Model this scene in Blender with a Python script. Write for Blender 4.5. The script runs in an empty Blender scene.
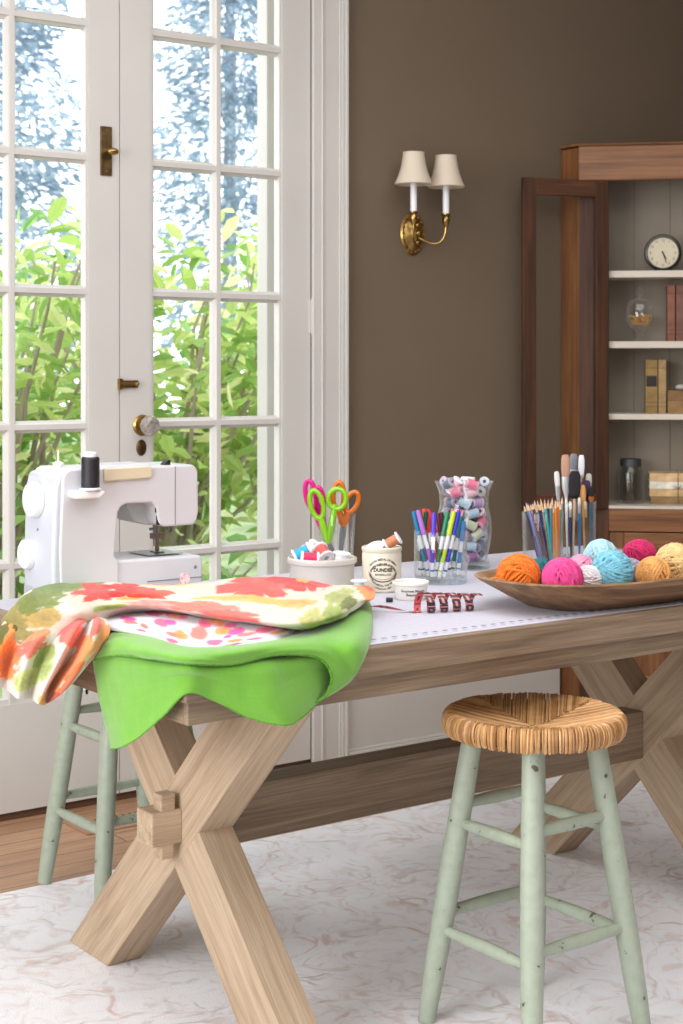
import bpy, math, random
from mathutils import Vector, Matrix, noise as mn
R = math.radians
PI = math.pi
scene = bpy.context.scene
COL = scene.collection
GRIDS = {
 'green_top': [
  [(0.0615,0.3563,0.778),(0.0056,0.2736,0.782),(-0.04,0.209,0.7798),(-0.042,0.2275,0.76),(-0.038,0.2541,0.7417)],
  [(0.1093,0.4064,0.778),(0.0381,0.2819,0.783),(-0.0314,0.167,0.79),(-0.046,0.1503,0.7786),(-0.04,0.1724,0.7628)],
  [(0.1459,0.3798,0.778),(0.0574,0.2213,0.784),(-0.0159,0.0935,0.792),(-0.048,0.0394,0.7882),(-0.042,0.0502,0.7761)],
  [(0.1688,0.2783,0.778),(0.074,0.1209,0.784),(0.001,0.0005,0.792),(-0.0293,-0.048,0.7895),(-0.0258,-0.042,0.7801)],
  [(0.2124,0.1921,0.778),(0.1263,0.0585,0.784),(0.06,-0.044,0.7906),(0.0555,-0.048,0.7786),(0.0593,-0.042,0.7691)],
  [(0.3488,0.2322,0.778),(0.2407,0.0751,0.784),(0.1683,-0.0264,0.79),(0.1478,-0.048,0.7835),(0.1458,-0.042,0.7745)],
  [(0.5334,0.3617,0.778),(0.3999,0.1643,0.782),(0.2774,-0.0042,0.786),(0.2357,-0.048,0.7742),(0.226,-0.044,0.7628)],
  [(0.6403,0.4395,0.778),(0.4978,0.2117,0.782),(0.3122,-0.036,0.7817),(0.2813,-0.046,0.7485),(0.256,-0.046,0.7307)],
  [(0.718,0.4909,0.774),(0.5659,0.257,0.774),(0.3406,-0.03,0.771),(0.3022,-0.038,0.7224),(0.2518,-0.04,0.6961)],
  [(0.7587,0.5309,0.766),(0.594,0.2844,0.764),(0.3547,-0.02,0.761),(0.3125,-0.024,0.7086),(0.2296,-0.03,0.68)],
 ],
 'green_drop': [
  [(-0.028,0.2697,0.7594),(-0.032,0.2734,0.7381),(-0.026,0.2698,0.6938),(-0.024,0.2472,0.6359),(-0.026,0.2172,0.5912)],
  [(-0.03,0.2282,0.7726),(-0.036,0.2093,0.7447),(-0.034,0.191,0.6991),(-0.036,0.1655,0.6489),(-0.04,0.1437,0.6127)],
  [(-0.0127,0.202,0.778),(-0.036,0.137,0.7557),(-0.034,0.1196,0.7143),(-0.034,0.1056,0.6713),(-0.034,0.0987,0.6373)],
  [(0.0122,0.1475,0.778),(-0.034,0.0544,0.7647),(-0.028,0.0517,0.7347),(-0.026,0.0419,0.7064),(-0.026,0.0319,0.6834)],
  [(0.0422,0.0804,0.776),(-0.0183,-0.026,0.7736),(-0.014,-0.022,0.7563),(-0.0119,-0.02,0.7396),(-0.0113,-0.019,0.7263)],
  [(0.0734,0.044,0.778),(0.0271,-0.032,0.7679),(0.0303,-0.03,0.7443),(0.0346,-0.026,0.7235),(0.0378,-0.024,0.7081)],
  [(0.1029,0.0087,0.78),(0.0721,-0.04,0.7608),(0.0754,-0.044,0.7282),(0.0852,-0.044,0.7007),(0.0943,-0.042,0.676)],
  [(0.1616,0.0248,0.78),(0.1206,-0.044,0.7626),(0.1232,-0.058,0.7247),(0.1351,-0.064,0.6912),(0.1471,-0.064,0.6615)],
  [(0.2056,0.0291,0.78),(0.168,-0.036,0.7628),(0.1767,-0.044,0.7294),(0.1835,-0.052,0.6997),(0.1834,-0.058,0.6656)],
  [(0.2485,0.0367,0.778),(0.2137,-0.032,0.764),(0.2261,-0.032,0.7354),(0.2324,-0.032,0.7073),(0.2289,-0.034,0.6774)],
  [(0.2904,0.06,0.774),(0.2527,-0.024,0.7655),(0.2682,-0.02,0.7356),(0.2697,-0.018,0.7075),(0.2457,-0.022,0.68)],
 ],
 'white_print': [
  [(0.1218,0.5783,0.794),(0.0769,0.4989,0.794),(0.0401,0.4347,0.794),(0.0109,0.3692,0.794),(0.006,0.3476,0.79)],
  [(0.1538,0.555,0.794),(0.0814,0.4336,0.796),(0.0311,0.3532,0.796),(0.0033,0.292,0.794),(0.0009,0.2721,0.788)],
  [(0.1986,0.5224,0.794),(0.1185,0.3766,0.796),(0.0625,0.2746,0.796),(0.0308,0.206,0.794),(0.0222,0.1796,0.788)],
  [(0.2546,0.4817,0.794),(0.1463,0.2979,0.796),(0.0674,0.1646,0.796),(0.0241,0.086,0.794),(0.0103,0.0556,0.788)],
  [(0.3048,0.4125,0.794),(0.1806,0.2164,0.796),(0.0892,0.0731,0.796),(0.0533,0.0173,0.794),(0.0391,0.0003,0.788)],
  [(0.3462,0.3502,0.794),(0.229,0.1812,0.796),(0.1428,0.059,0.796),(0.1064,0.0142,0.794),(0.0937,0.0066,0.788)],
  [(0.4238,0.326,0.794),(0.3134,0.1764,0.796),(0.2365,0.0751,0.795),(0.1919,0.0273,0.792),(0.1555,-0.003,0.788)],
  [(0.5179,0.3572,0.794),(0.4312,0.2412,0.794),(0.3711,0.1656,0.792),(0.3186,0.1065,0.79),(0.2864,0.0792,0.786)],
  [(0.6261,0.42,0.794),(0.5849,0.3601,0.792),(0.5634,0.3239,0.788),(0.5395,0.2914,0.786),(0.5226,0.2716,0.784)],
 ],
 'floral_top': [
  [(-0.044,0.5423,0.771),(-0.064,0.5704,0.7769),(-0.07,0.5753,0.7692),(-0.07,0.557,0.7564),(-0.064,0.5342,0.74),(-0.044,0.5069,0.7193)],
  [(0.0283,0.6629,0.792),(-0.0632,0.4917,0.828),(-0.088,0.4205,0.8167),(-0.08,0.4039,0.7963),(-0.068,0.3793,0.7767),(-0.044,0.3799,0.7597)],
  [(0.1132,0.7032,0.792),(0.0124,0.5304,0.838),(-0.0748,0.3325,0.846),(-0.0818,0.2786,0.832),(-0.0648,0.2662,0.818),(-0.0192,0.31,0.792)],
  [(0.2025,0.7092,0.792),(0.0784,0.4809,0.842),(0.0194,0.358,0.844),(0.0129,0.3258,0.832),(0.0196,0.3156,0.82),(0.0688,0.3699,0.794)],
  [(0.2672,0.6263,0.792),(0.1587,0.4418,0.836),(0.1078,0.3455,0.838),(0.109,0.3364,0.826),(0.0991,0.3034,0.818),(0.1458,0.3568,0.796)],
  [(0.3504,0.5658,0.792),(0.2721,0.4302,0.83),(0.2016,0.3118,0.834),(0.1726,0.2595,0.826),(0.1301,0.178,0.82),(0.1756,0.2326,0.798)],
  [(0.4408,0.5358,0.792),(0.4128,0.4726,0.826),(0.2945,0.2942,0.832),(0.2327,0.2006,0.826),(0.1577,0.0889,0.82),(0.2044,0.1426,0.798)],
  [(0.5085,0.4508,0.792),(0.5035,0.4435,0.822),(0.3705,0.2407,0.828),(0.2899,0.1159,0.824),(0.2132,-0.0026,0.818),(0.2459,0.0329,0.798)],
  [(0.5582,0.3966,0.79),(0.5386,0.3794,0.814),(0.4631,0.2595,0.818),(0.4074,0.1716,0.816),(0.3297,0.0537,0.812),(0.3611,0.0851,0.796)],
  [(0.5944,0.3525,0.788),(0.593,0.3747,0.806),(0.5504,0.2995,0.81),(0.5258,0.2495,0.808),(0.4995,0.2042,0.804),(0.5226,0.2223,0.792)],
  [(0.6108,0.3403,0.786),(0.6362,0.3605,0.802),(0.6202,0.3189,0.806),(0.5824,0.2592,0.806),(0.5468,0.2188,0.802),(0.5445,0.2385,0.792)],
 ],
 'floral_drop': [
  [(-0.054,0.5294,0.7812),(-0.078,0.5481,0.7735),(-0.088,0.5713,0.7373),(-0.088,0.6086,0.6937),(-0.084,0.6465,0.6566),(-0.078,0.68,0.6232)],
  [(-0.054,0.4853,0.7832),(-0.077,0.5054,0.7678),(-0.08,0.5436,0.7309),(-0.08,0.5711,0.6947),(-0.076,0.5987,0.6632),(-0.07,0.6218,0.6357)],
  [(-0.054,0.4423,0.7925),(-0.06,0.4898,0.7608),(-0.046,0.574,0.7135),(-0.042,0.6105,0.6729),(-0.04,0.6242,0.6473),(-0.038,0.6287,0.6288)],
  [(-0.0332,0.4103,0.802),(-0.076,0.379,0.7811),(-0.084,0.4206,0.7398),(-0.082,0.4593,0.6935),(-0.078,0.4855,0.6592),(-0.076,0.4944,0.6389)],
  [(-0.0018,0.4166,0.802),(-0.058,0.343,0.7914),(-0.044,0.4296,0.7416),(-0.038,0.4849,0.6919),(-0.036,0.511,0.6537),(-0.036,0.5198,0.6277)],
  [(0.0161,0.4036,0.802),(-0.073,0.2498,0.8087),(-0.084,0.274,0.7716),(-0.088,0.3132,0.7241),(-0.088,0.3537,0.6821),(-0.088,0.3785,0.6493)],
  [(0.0281,0.3949,0.802),(-0.0345,0.2877,0.8),(-0.038,0.3198,0.7604),(-0.032,0.38,0.7148),(-0.034,0.4253,0.6749),(-0.042,0.4423,0.6324)],
  [(0.032,0.3786,0.8),(-0.0669,0.1903,0.816),(-0.08,0.1907,0.7831),(-0.084,0.224,0.7444),(-0.084,0.2623,0.7072),(-0.08,0.3178,0.6712)],
  [(0.0345,0.3636,0.798),(-0.0337,0.2286,0.806),(-0.058,0.1965,0.7869),(-0.056,0.2302,0.7576),(-0.054,0.2646,0.7313),(-0.052,0.3075,0.6979)],
  [(0.0341,0.351,0.796),(-0.0131,0.2456,0.8),(-0.036,0.2055,0.792),(-0.04,0.2164,0.7753),(-0.038,0.239,0.7597),(-0.034,0.2733,0.7383)],
 ],
}


# ------------------------------------------------------------------ materials
def c(r, g, b):
    def l(x):
        x /= 255.0
        return x / 12.92 if x <= .04045 else ((x + .055) / 1.055) ** 2.4
    return (l(r), l(g), l(b), 1)
_m = {}
def base(name):
    m = bpy.data.materials.new(name); m.use_nodes = True
    nt = m.node_tree; nt.nodes.clear()
    out = nt.nodes.new('ShaderNodeOutputMaterial')
    return m, nt, out
def N(nt, t, **kw):
    n = nt.nodes.new(t)
    for k, v in kw.items():
        if k.startswith('i_'): n.inputs[k[2:].replace('_', ' ')].default_value = v
        else: setattr(n, k, v)
    return n
def mat(name, col, rough=.5, metal=0, var=.06, vscale=8, bump=0, bscale=60, **kw):
    """principled with a soft procedural value variation and optional bump"""
    if name in _m: return _m[name]
    m, nt, out = base(name)
    p = N(nt, 'ShaderNodeBsdfPrincipled'); p.inputs['Roughness'].default_value = rough
    p.inputs['Metallic'].default_value = metal
    for k, v in kw.items(): p.inputs[k.replace('_', ' ')].default_value = v
    tc = N(nt, 'ShaderNodeTexCoord')
    no = N(nt, 'ShaderNodeTexNoise'); no.inputs['Scale'].default_value = vscale; no.inputs['Detail'].default_value = 4
    nt.links.new(tc.outputs['Object'], no.inputs['Vector'])
    r = N(nt, 'ShaderNodeValToRGB')
    a = [max(0, x * (1 - var * 2)) for x in col[:3]] + [1]; b = [min(1, x * (1 + var * 2)) for x in col[:3]] + [1]
    r.color_ramp.elements[0].color = a; r.color_ramp.elements[0].position = .3
    r.color_ramp.elements[1].color = b; r.color_ramp.elements[1].position = .7
    nt.links.new(no.outputs['Fac'], r.inputs['Fac']); nt.links.new(r.outputs['Color'], p.inputs['Base Color'])
    if bump:
        n2 = N(nt, 'ShaderNodeTexNoise'); n2.inputs['Scale'].default_value = bscale; n2.inputs['Detail'].default_value = 5
        nt.links.new(tc.outputs['Object'], n2.inputs['Vector'])
        bp = N(nt, 'ShaderNodeBump'); bp.inputs['Strength'].default_value = bump; bp.inputs['Distance'].default_value = .004
        nt.links.new(n2.outputs['Fac'], bp.inputs['Height']); nt.links.new(bp.outputs['Normal'], p.inputs['Normal'])
    nt.links.new(p.outputs[0], out.inputs[0]); _m[name] = m
    return m
def wood(name, dark, mid, light, axis=0, rough=.55, sc=1.0, bump=.25, knots=.5):
    """grain runs along the object's local axis"""
    if name in _m: return _m[name]
    m, nt, out = base(name)
    p = N(nt, 'ShaderNodeBsdfPrincipled'); p.inputs['Roughness'].default_value = rough
    tc = N(nt, 'ShaderNodeTexCoord'); mp = N(nt, 'ShaderNodeMapping')
    s = [30 * sc] * 3; s[axis] = 1.3 * sc
    mp.inputs['Scale'].default_value = s
    nt.links.new(tc.outputs['Object'], mp.inputs['Vector'])
    n1 = N(nt, 'ShaderNodeTexNoise'); n1.inputs['Scale'].default_value = 1.6; n1.inputs['Detail'].default_value = 6; n1.inputs['Roughness'].default_value = .6; n1.inputs['Distortion'].default_value = knots
    nt.links.new(mp.outputs[0], n1.inputs['Vector'])
    mp2 = N(nt, 'ShaderNodeMapping'); s2 = [260 * sc] * 3; s2[axis] = 6 * sc
    mp2.inputs['Scale'].default_value = s2
    nt.links.new(tc.outputs['Object'], mp2.inputs['Vector'])
    n2 = N(nt, 'ShaderNodeTexNoise'); n2.inputs['Scale'].default_value = 1.5; n2.inputs['Detail'].default_value = 4
    nt.links.new(mp2.outputs[0], n2.inputs['Vector'])
    r = N(nt, 'ShaderNodeValToRGB'); e = r.color_ramp.elements
    e[0].position = .30; e[0].color = dark; e[1].position = .72; e[1].color = light
    x = e.new(.5); x.color = mid
    nt.links.new(n1.outputs['Fac'], r.inputs['Fac'])
    r2 = N(nt, 'ShaderNodeValToRGB'); r2.color_ramp.elements[0].position = .35; r2.color_ramp.elements[0].color = (.62, .60, .58, 1)
    r2.color_ramp.elements[1].position = .6; r2.color_ramp.elements[1].color = (1, 1, 1, 1)
    nt.links.new(n2.outputs['Fac'], r2.inputs['Fac'])
    mx = N(nt, 'ShaderNodeMix', data_type='RGBA', blend_type='MULTIPLY'); mx.inputs[0].default_value = .55
    nt.links.new(r.outputs[0], mx.inputs[6]); nt.links.new(r2.outputs[0], mx.inputs[7])
    nt.links.new(mx.outputs[2], p.inputs['Base Color'])
    bp = N(nt, 'ShaderNodeBump'); bp.inputs['Strength'].default_value = bump; bp.inputs['Distance'].default_value = .002
    nt.links.new(n2.outputs['Fac'], bp.inputs['Height']); nt.links.new(bp.outputs[0], p.inputs['Normal'])
    nt.links.new(p.outputs[0], out.inputs[0]); _m[name] = m
    return m
def thin_glass(name, tint=(1, 1, 1, 1), refl=.12, edge=.5, edgecol=(.75, .8, .8, 1), rough=.02):
    """thin clear glass: transparent body, mirror reflection and edges painted denser and paler"""
    if name in _m: return _m[name]
    m, nt, out = base(name)
    t = N(nt, 'ShaderNodeBsdfTransparent'); t.inputs[0].default_value = tint
    g = N(nt, 'ShaderNodeBsdfGlossy'); g.inputs['Roughness'].default_value = rough; g.inputs[0].default_value = (1, 1, 1, 1)
    d0 = N(nt, 'ShaderNodeBsdfTransparent'); d0.inputs[0].default_value = edgecol
    d1_ = N(nt, 'ShaderNodeBsdfDiffuse'); d1_.inputs[0].default_value = (.85, .86, .86, 1)  # white mixed in at the edges paints the light that glass rims catch
    d = N(nt, 'ShaderNodeMixShader'); d.inputs[0].default_value = .45; nt.links.new(d0.outputs[0], d.inputs[1]); nt.links.new(d1_.outputs[0], d.inputs[2])
    lw = N(nt, 'ShaderNodeLayerWeight'); lw.inputs['Blend'].default_value = .5
    pw = N(nt, 'ShaderNodeMath', operation='POWER'); pw.inputs[1].default_value = 2.5; nt.links.new(lw.outputs['Facing'], pw.inputs[0])
    mm = N(nt, 'ShaderNodeMath', operation='MULTIPLY'); mm.inputs[1].default_value = edge; nt.links.new(pw.outputs[0], mm.inputs[0])
    m1 = N(nt, 'ShaderNodeMixShader'); nt.links.new(mm.outputs[0], m1.inputs[0]); nt.links.new(t.outputs[0], m1.inputs[1]); nt.links.new(d.outputs[0], m1.inputs[2])
    p5 = N(nt, 'ShaderNodeMath', operation='POWER'); p5.inputs[1].default_value = 4.0; nt.links.new(lw.outputs['Facing'], p5.inputs[0])
    m3 = N(nt, 'ShaderNodeMath', operation='MULTIPLY_ADD'); m3.inputs[1].default_value = refl; m3.inputs[2].default_value = .03
    nt.links.new(p5.outputs[0], m3.inputs[0])
    m2 = N(nt, 'ShaderNodeMixShader'); nt.links.new(m3.outputs[0], m2.inputs[0]); nt.links.new(m1.outputs[0], m2.inputs[1]); nt.links.new(g.outputs[0], m2.inputs[2])
    nt.links.new(m2.outputs[0], out.inputs[0]); _m[name] = m
    return m
def vcol_mat(name, rough=.8, sheen=.3, weave=900, trans=0.0):
    """colour from the dyed pattern stored on the cloth, with a fine weave"""
    if name in _m: return _m[name]
    m, nt, out = base(name)
    p = N(nt, 'ShaderNodeBsdfPrincipled'); p.inputs['Roughness'].default_value = rough; p.inputs['Sheen Weight'].default_value = sheen
    a = N(nt, 'ShaderNodeAttribute', attribute_name='dye')
    tc = N(nt, 'ShaderNodeTexCoord')
    no = N(nt, 'ShaderNodeTexNoise'); no.inputs['Scale'].default_value = weave; no.inputs['Detail'].default_value = 2
    nt.links.new(tc.outputs['Object'], no.inputs['Vector'])
    r = N(nt, 'ShaderNodeValToRGB'); r.color_ramp.elements[0].color = (.80, .80, .80, 1); r.color_ramp.elements[0].position = .3; r.color_ramp.elements[1].position = .6
    nt.links.new(no.outputs['Fac'], r.inputs['Fac'])
    mx = N(nt, 'ShaderNodeMix', data_type='RGBA', blend_type='MULTIPLY'); mx.inputs[0].default_value = .5
    nt.links.new(a.outputs['Color'], mx.inputs[6]); nt.links.new(r.outputs[0], mx.inputs[7])
    nt.links.new(mx.outputs[2], p.inputs['Base Color'])
    bp = N(nt, 'ShaderNodeBump'); bp.inputs['Strength'].default_value = .25; bp.inputs['Distance'].default_value = .001
    nt.links.new(no.outputs['Fac'], bp.inputs['Height']); nt.links.new(bp.outputs[0], p.inputs['Normal'])
    nt.links.new(p.outputs[0], out.inputs[0]); _m[name] = m
    return m

# ------------------------------------------------------------------ mesh builder
class MB:
    def __init__(s): s.v = []; s.f = []
    def add(s, vs, fs, M=None):
        o = len(s.v)
        s.v += [tuple(M @ Vector(p)) if M is not None else tuple(p) for p in vs]
        s.f += [tuple(o + i for i in q) for q in fs]
        return s
    def box(s, x0, x1, y0, y1, z0, z1, M=None):
        return s.add([(x0,y0,z0),(x1,y0,z0),(x1,y1,z0),(x0,y1,z0),(x0,y0,z1),(x1,y0,z1),(x1,y1,z1),(x0,y1,z1)],
            [(0,3,2,1),(4,5,6,7),(0,1,5,4),(1,2,6,5),(2,3,7,6),(3,0,4,7)], M)
    def prism(s, poly, y0, y1, M=None):
        """poly in (x,z) extruded along y"""
        n = len(poly)
        vs = [(x, y0, z) for x, z in poly] + [(x, y1, z) for x, z in poly]
        fs = [tuple(range(n)), tuple(range(2*n-1, n-1, -1))] + [(i, n+i, n+(i+1) % n, (i+1) % n) for i in range(n)]
        return s.add(vs, fs, M)
    def lathe(s, prof, n=32, M=None, sx=1, sy=1):
        vs = []; fs = []; idx = []
        for r, z in prof:
            if r < 1e-6: idx.append([len(vs)]); vs.append((0, 0, z))
            else:
                idx.append(list(range(len(vs), len(vs)+n)))
                vs += [(sx*r*math.cos(2*PI*k/n), sy*r*math.sin(2*PI*k/n), z) for k in range(n)]
        for a, b in zip(idx, idx[1:]):
            if len(a) == 1 and len(b) == 1: continue
            for k in range(n):
                k2 = (k+1) % n
                if len(a) == 1: fs.append((a[0], b[k2], b[k]))
                elif len(b) == 1: fs.append((a[k], a[k2], b[0]))
                else: fs.append((a[k], a[k2], b[k2], b[k]))
        return s.add(vs, fs, M)
    def tube(s, pts, r, n=8, closed=False, M=None, flat=1.0, cap=True):
        P = [Vector(p) for p in pts]; m = len(P)
        rr = r if isinstance(r, (list, tuple)) else [r]*m
        vs = []; fs = []; up = None
        for i in range(m):
            if closed: t = P[(i+1) % m] - P[i-1]
            else: t = P[min(i+1, m-1)] - P[max(i-1, 0)]
            if t.length < 1e-9: t = Vector((0, 0, 1))
            t.normalize()
            if up is None:
                up = Vector((0, 0, 1)) if abs(t.z) < .9 else Vector((1, 0, 0))
            a = up - t * up.dot(t)
            if a.length < 1e-6: a = t.orthogonal()
            a.normalize(); up = a; b = t.cross(a)
            for k in range(n):
                q = 2*PI*k/n
                vs.append(tuple(P[i] + a*math.cos(q)*rr[i] + b*math.sin(q)*rr[i]*flat))
        for i in range(m if closed else m-1):
            j = (i+1) % m
            for k in range(n):
                k2 = (k+1) % n
                fs.append((i*n+k, i*n+k2, j*n+k2, j*n+k))
        if not closed and cap:
            fs.append(tuple(range(n-1, -1, -1))); fs.append(tuple((m-1)*n+k for k in range(n)))
        return s.add(vs, fs, M)
    def cyl(s, p0, p1, r0, r1=None, n=16, M=None):
        return s.tube([p0, p1], [r0, r0 if r1 is None else r1], n, M=M)
    def sphere(s, cx, cy, cz, r, n=16, m=10, sx=1, sy=1, sz=1):
        prof = [(math.sin(PI*i/m)*r if 0 < i < m else 0, -math.cos(PI*i/m)*r*sz) for i in range(m+1)]
        return s.lathe(prof, n, Matrix.Translation((cx, cy, cz)), sx, sy)
    def build(s, name, material, parent=None, loc=(0, 0, 0), rot=(0, 0, 0), smooth=True, bevel=0, angle=35, seg=2):
        me = bpy.data.meshes.new(name); me.from_pydata(s.v, [], s.f)
        import bmesh
        bm = bmesh.new(); bm.from_mesh(me); bmesh.ops.recalc_face_normals(bm, faces=bm.faces); bm.to_mesh(me); bm.free()
        if smooth:
            me.polygons.foreach_set('use_smooth', [True]*len(me.polygons)); me.set_sharp_from_angle(angle=R(angle))
        me.update()
        o = bpy.data.objects.new(name, me); COL.objects.link(o)
        if material: me.materials.append(material)
        o.location = loc; o.rotation_euler = rot
        if parent: o.parent = parent
        if bevel:
            b = o.modifiers.new('bevel', 'BEVEL'); b.width = bevel; b.segments = seg; b.limit_method = 'ANGLE'; b.angle_limit = R(40)
        return o
def tag(o, label=None, cat=None, group=None, kind=None):
    if label: o['label'] = label
    if cat: o['category'] = cat
    if group: o['group'] = group
    if kind: o['kind'] = kind
    return o
def empty(name, loc=(0, 0, 0), rz=0, rot=None):
    o = bpy.data.objects.new(name, None); COL.objects.link(o); o.empty_display_size = .05
    o.location = loc; o.rotation_euler = rot if rot else (0, 0, rz)
    return o
def thing(name, label, cat, loc=(0, 0, 0), rz=0, group=None, rot=None):
    return tag(empty(name, loc, rz, rot), label, cat, group)
def copy_tree(o, parent=None):
    k = o.copy(); COL.objects.link(k)
    if parent: k.parent = parent
    for ch in list(o.children): copy_tree(ch, k)
    return k
def struct(name, mb, m, parent=None, **kw):
    o = mb.build(name, m, parent, **kw)
    if parent is None: o['kind'] = 'structure'
    return o
def beam(name, p0, p1, w, t, m, parent, bevel=.002, side=(0, 0, 1)):
    """rectangular bar whose grain follows its length (local x); w along side, t across"""
    p0 = Vector(p0); p1 = Vector(p1); d = p1-p0; L = d.length; d.normalize()
    sd = Vector(side); sd = (sd - d*sd.dot(d)).normalized(); cr = sd.cross(d)
    o = MB().box(0, L, -t/2, t/2, -w/2, w/2).build(name, m, parent, smooth=False, bevel=bevel)
    M = Matrix((( d.x, cr.x, sd.x), (d.y, cr.y, sd.y), (d.z, cr.z, sd.z))).to_4x4()
    o.matrix_local = Matrix.Translation(p0) @ M
    return o
def text_verts(body, size, bold=0.0):
    cu = bpy.data.curves.new('lettering', 'FONT'); cu.body = body; cu.size = size; cu.align_x = 'CENTER'; cu.align_y = 'CENTER'; cu.offset = bold
    cu.resolution_u = 2
    o = bpy.data.objects.new('lettering', cu); COL.objects.link(o)
    dg = bpy.context.evaluated_depsgraph_get(); dg.update()
    me = o.evaluated_get(dg).to_mesh()
    vs = [tuple(v.co) for v in me.vertices]; fs = [tuple(p.vertices) for p in me.polygons]
    o.evaluated_get(dg).to_mesh_clear()
    bpy.data.objects.remove(o); bpy.data.curves.remove(cu)
    return vs, fs
def wrap_text(mb, body, size, rad, x0, z0, arc=None, bold=0.0, face=-PI/2):
    """letters wrapped on a cylinder of radius rad; arc=(radius, start angle) bends the line on a circle"""
    vs, fs = text_verts(body, size, bold); out = []
    for x, y, z in vs:
        if arc:
            ra, sgn = arc
            if sgn > 0: a = PI/2 - x/ra; px, py = (ra+y)*math.cos(a), (ra+y)*math.sin(a)
            else: a = -PI/2 + x/ra; px, py = (ra-y)*math.cos(a), (ra-y)*math.sin(a)
        else: px, py = x, y
        px += x0; py += z0
        th = face + px/rad
        out.append((math.cos(th)*rad, math.sin(th)*rad, py))
    mb.add(out, fs)

# ------------------------------------------------------------------ palette
M_wall = mat('taupe_wall_paint', c(112, 97, 80), .75, var=.02, vscale=3, bump=.06, bscale=220)
M_white = mat('white_trim_paint', c(203, 200, 195), .38, var=.012, vscale=4)
M_ceil = mat('ceiling_paint', c(235, 232, 228), .8, var=.01)
M_brass = mat('aged_brass', c(165, 135, 80), .28, 1, var=.15, vscale=30)
M_brassd = mat('dark_brass', c(120, 98, 66), .4, 1, var=.2, vscale=40)
M_pane = thin_glass('window_glass', refl=.1, edge=.05)
M_jar = thin_glass('jar_glass', tint=(.985, .99, .99, 1), refl=.45, edge=.7, edgecol=(.62, .67, .68, 1))
M_thick = thin_glass('thick_glass_base', tint=(.93, .96, .97, 1), refl=.6, edge=.6, edgecol=(.7, .8, .82, 1))
M_oak = wood('weathered_oak_lit', c(168, 143, 117), c(190, 166, 139), c(204, 183, 157), 0, .6)  # leg oak made lighter: light from the left put into the colour
M_oak_shaded = wood('weathered_oak_shaded', c(116, 97, 78), c(143, 122, 100), c(163, 142, 118), 0, .55, knots=1.2)  # same oak made darker: shade of the front faces put into the colour
M_pine = wood('old_pine', c(92, 56, 28), c(128, 82, 46), c(154, 106, 64), 2, .45, bump=.15)
M_pineh = wood('old_pine_rail', c(100, 62, 32), c(138, 90, 52), c(164, 114, 70), 0, .45, bump=.15)
M_pined = wood('dark_pine', c(48, 27, 14), c(74, 43, 24), c(98, 60, 34), 2, .7, bump=.15)
M_shelf = mat('cream_shelf_paint', c(214, 204, 190), .5, var=.03)
M_cabin = mat('grey_cabinet_interior', c(142, 132, 118), .75, var=.04, vscale=5)
M_black = mat('black_plastic', c(24, 24, 28), .4)
M_steel = mat('brushed_steel', c(150, 152, 156), .3, 1)
M_flange = mat('white_plastic', c(235, 236, 240), .35, var=.01)
"""""".strip()

# ------------------------------------------------------------------ the room
U0, U1, V0, V1, ZC = -3.4, 3.33, -4.2, 1.848, 2.95
def floor_material():
    m, nt, out = base('oak_floorboards')
    p = N(nt, 'ShaderNodeBsdfPrincipled'); p.inputs['Roughness'].default_value = .45
    tc = N(nt, 'ShaderNodeTexCoord')
    br = N(nt, 'ShaderNodeTexBrick'); br.offset = .37; br.inputs['Scale'].default_value = 1
    br.inputs['Brick Width'].default_value = 1.1; br.inputs['Row Height'].default_value = .083
    br.inputs['Mortar Size'].default_value = .0018; br.inputs['Mortar Smooth'].default_value = .2
    br.inputs['Color1'].default_value = c(190, 150, 118); br.inputs['Color2'].default_value = c(168, 128, 98); br.inputs['Mortar'].default_value = c(70, 48, 36)
    nt.links.new(tc.outputs['Object'], br.inputs['Vector'])
    mp = N(nt, 'ShaderNodeMapping'); mp.inputs['Scale'].default_value = (2, 45, 1)
    nt.links.new(tc.outputs['Object'], mp.inputs['Vector'])
    no = N(nt, 'ShaderNodeTexNoise'); no.inputs['Scale'].default_value = 2; no.inputs['Detail'].default_value = 6; no.inputs['Distortion'].default_value = .8
    nt.links.new(mp.outputs[0], no.inputs['Vector'])
    r = N(nt, 'ShaderNodeValToRGB'); r.color_ramp.elements[0].color = (.6, .55, .5, 1); r.color_ramp.elements[0].position = .3; r.color_ramp.elements[1].position = .65
    nt.links.new(no.outputs['Fac'], r.inputs['Fac'])
    mx = N(nt, 'ShaderNodeMix', data_type='RGBA', blend_type='MULTIPLY'); mx.inputs[0].default_value = .8
    nt.links.new(br.outputs['Color'], mx.inputs[6]); nt.links.new(r.outputs[0], mx.inputs[7])
    nt.links.new(mx.outputs[2], p.inputs['Base Color']); nt.links.new(p.outputs[0], out.inputs[0])
    return m
struct('floor', MB().box(U0, U1, V0, 2.05, -.06, -.008), floor_material(), smooth=False)
struct('ceiling', MB().box(U0, U1, V0, 2.05, ZC, ZC+.08), M_ceil, smooth=False)
DL, DR, DT = .178, 1.545, 2.78
struct('wall_back', MB().box(U0, DL, V1, 2.05, -.008, ZC).box(DR, U1, V1, 2.05, -.008, ZC).box(DL, DR, V1, 2.05, DT, ZC), M_wall, smooth=False)
struct('wall_right', MB().box(U1, U1+.12, V0, 2.05, -.008, ZC), M_wall, smooth=False)
struct('wall_left', MB().box(U0-.12, U0, V0, 2.05, -.008, ZC), M_wall, smooth=False)
struct('wall_front', MB().box(U0, U1, V0-.12, V0, -.008, ZC), M_wall, smooth=False)
bb = MB()
for a, b in ((U0, DL-.12), (DR+.12, 2.60)):
    bb.box(a, b, V1-.018, V1-.0005, -.008, .27); bb.box(a, b, V1-.026, V1-.0005, .27, .295); bb.box(a, b, V1-.034, V1-.0005, -.008, .022)
    bb.box(a, b, V1-.022, V1-.0005, .022, .03)
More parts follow.
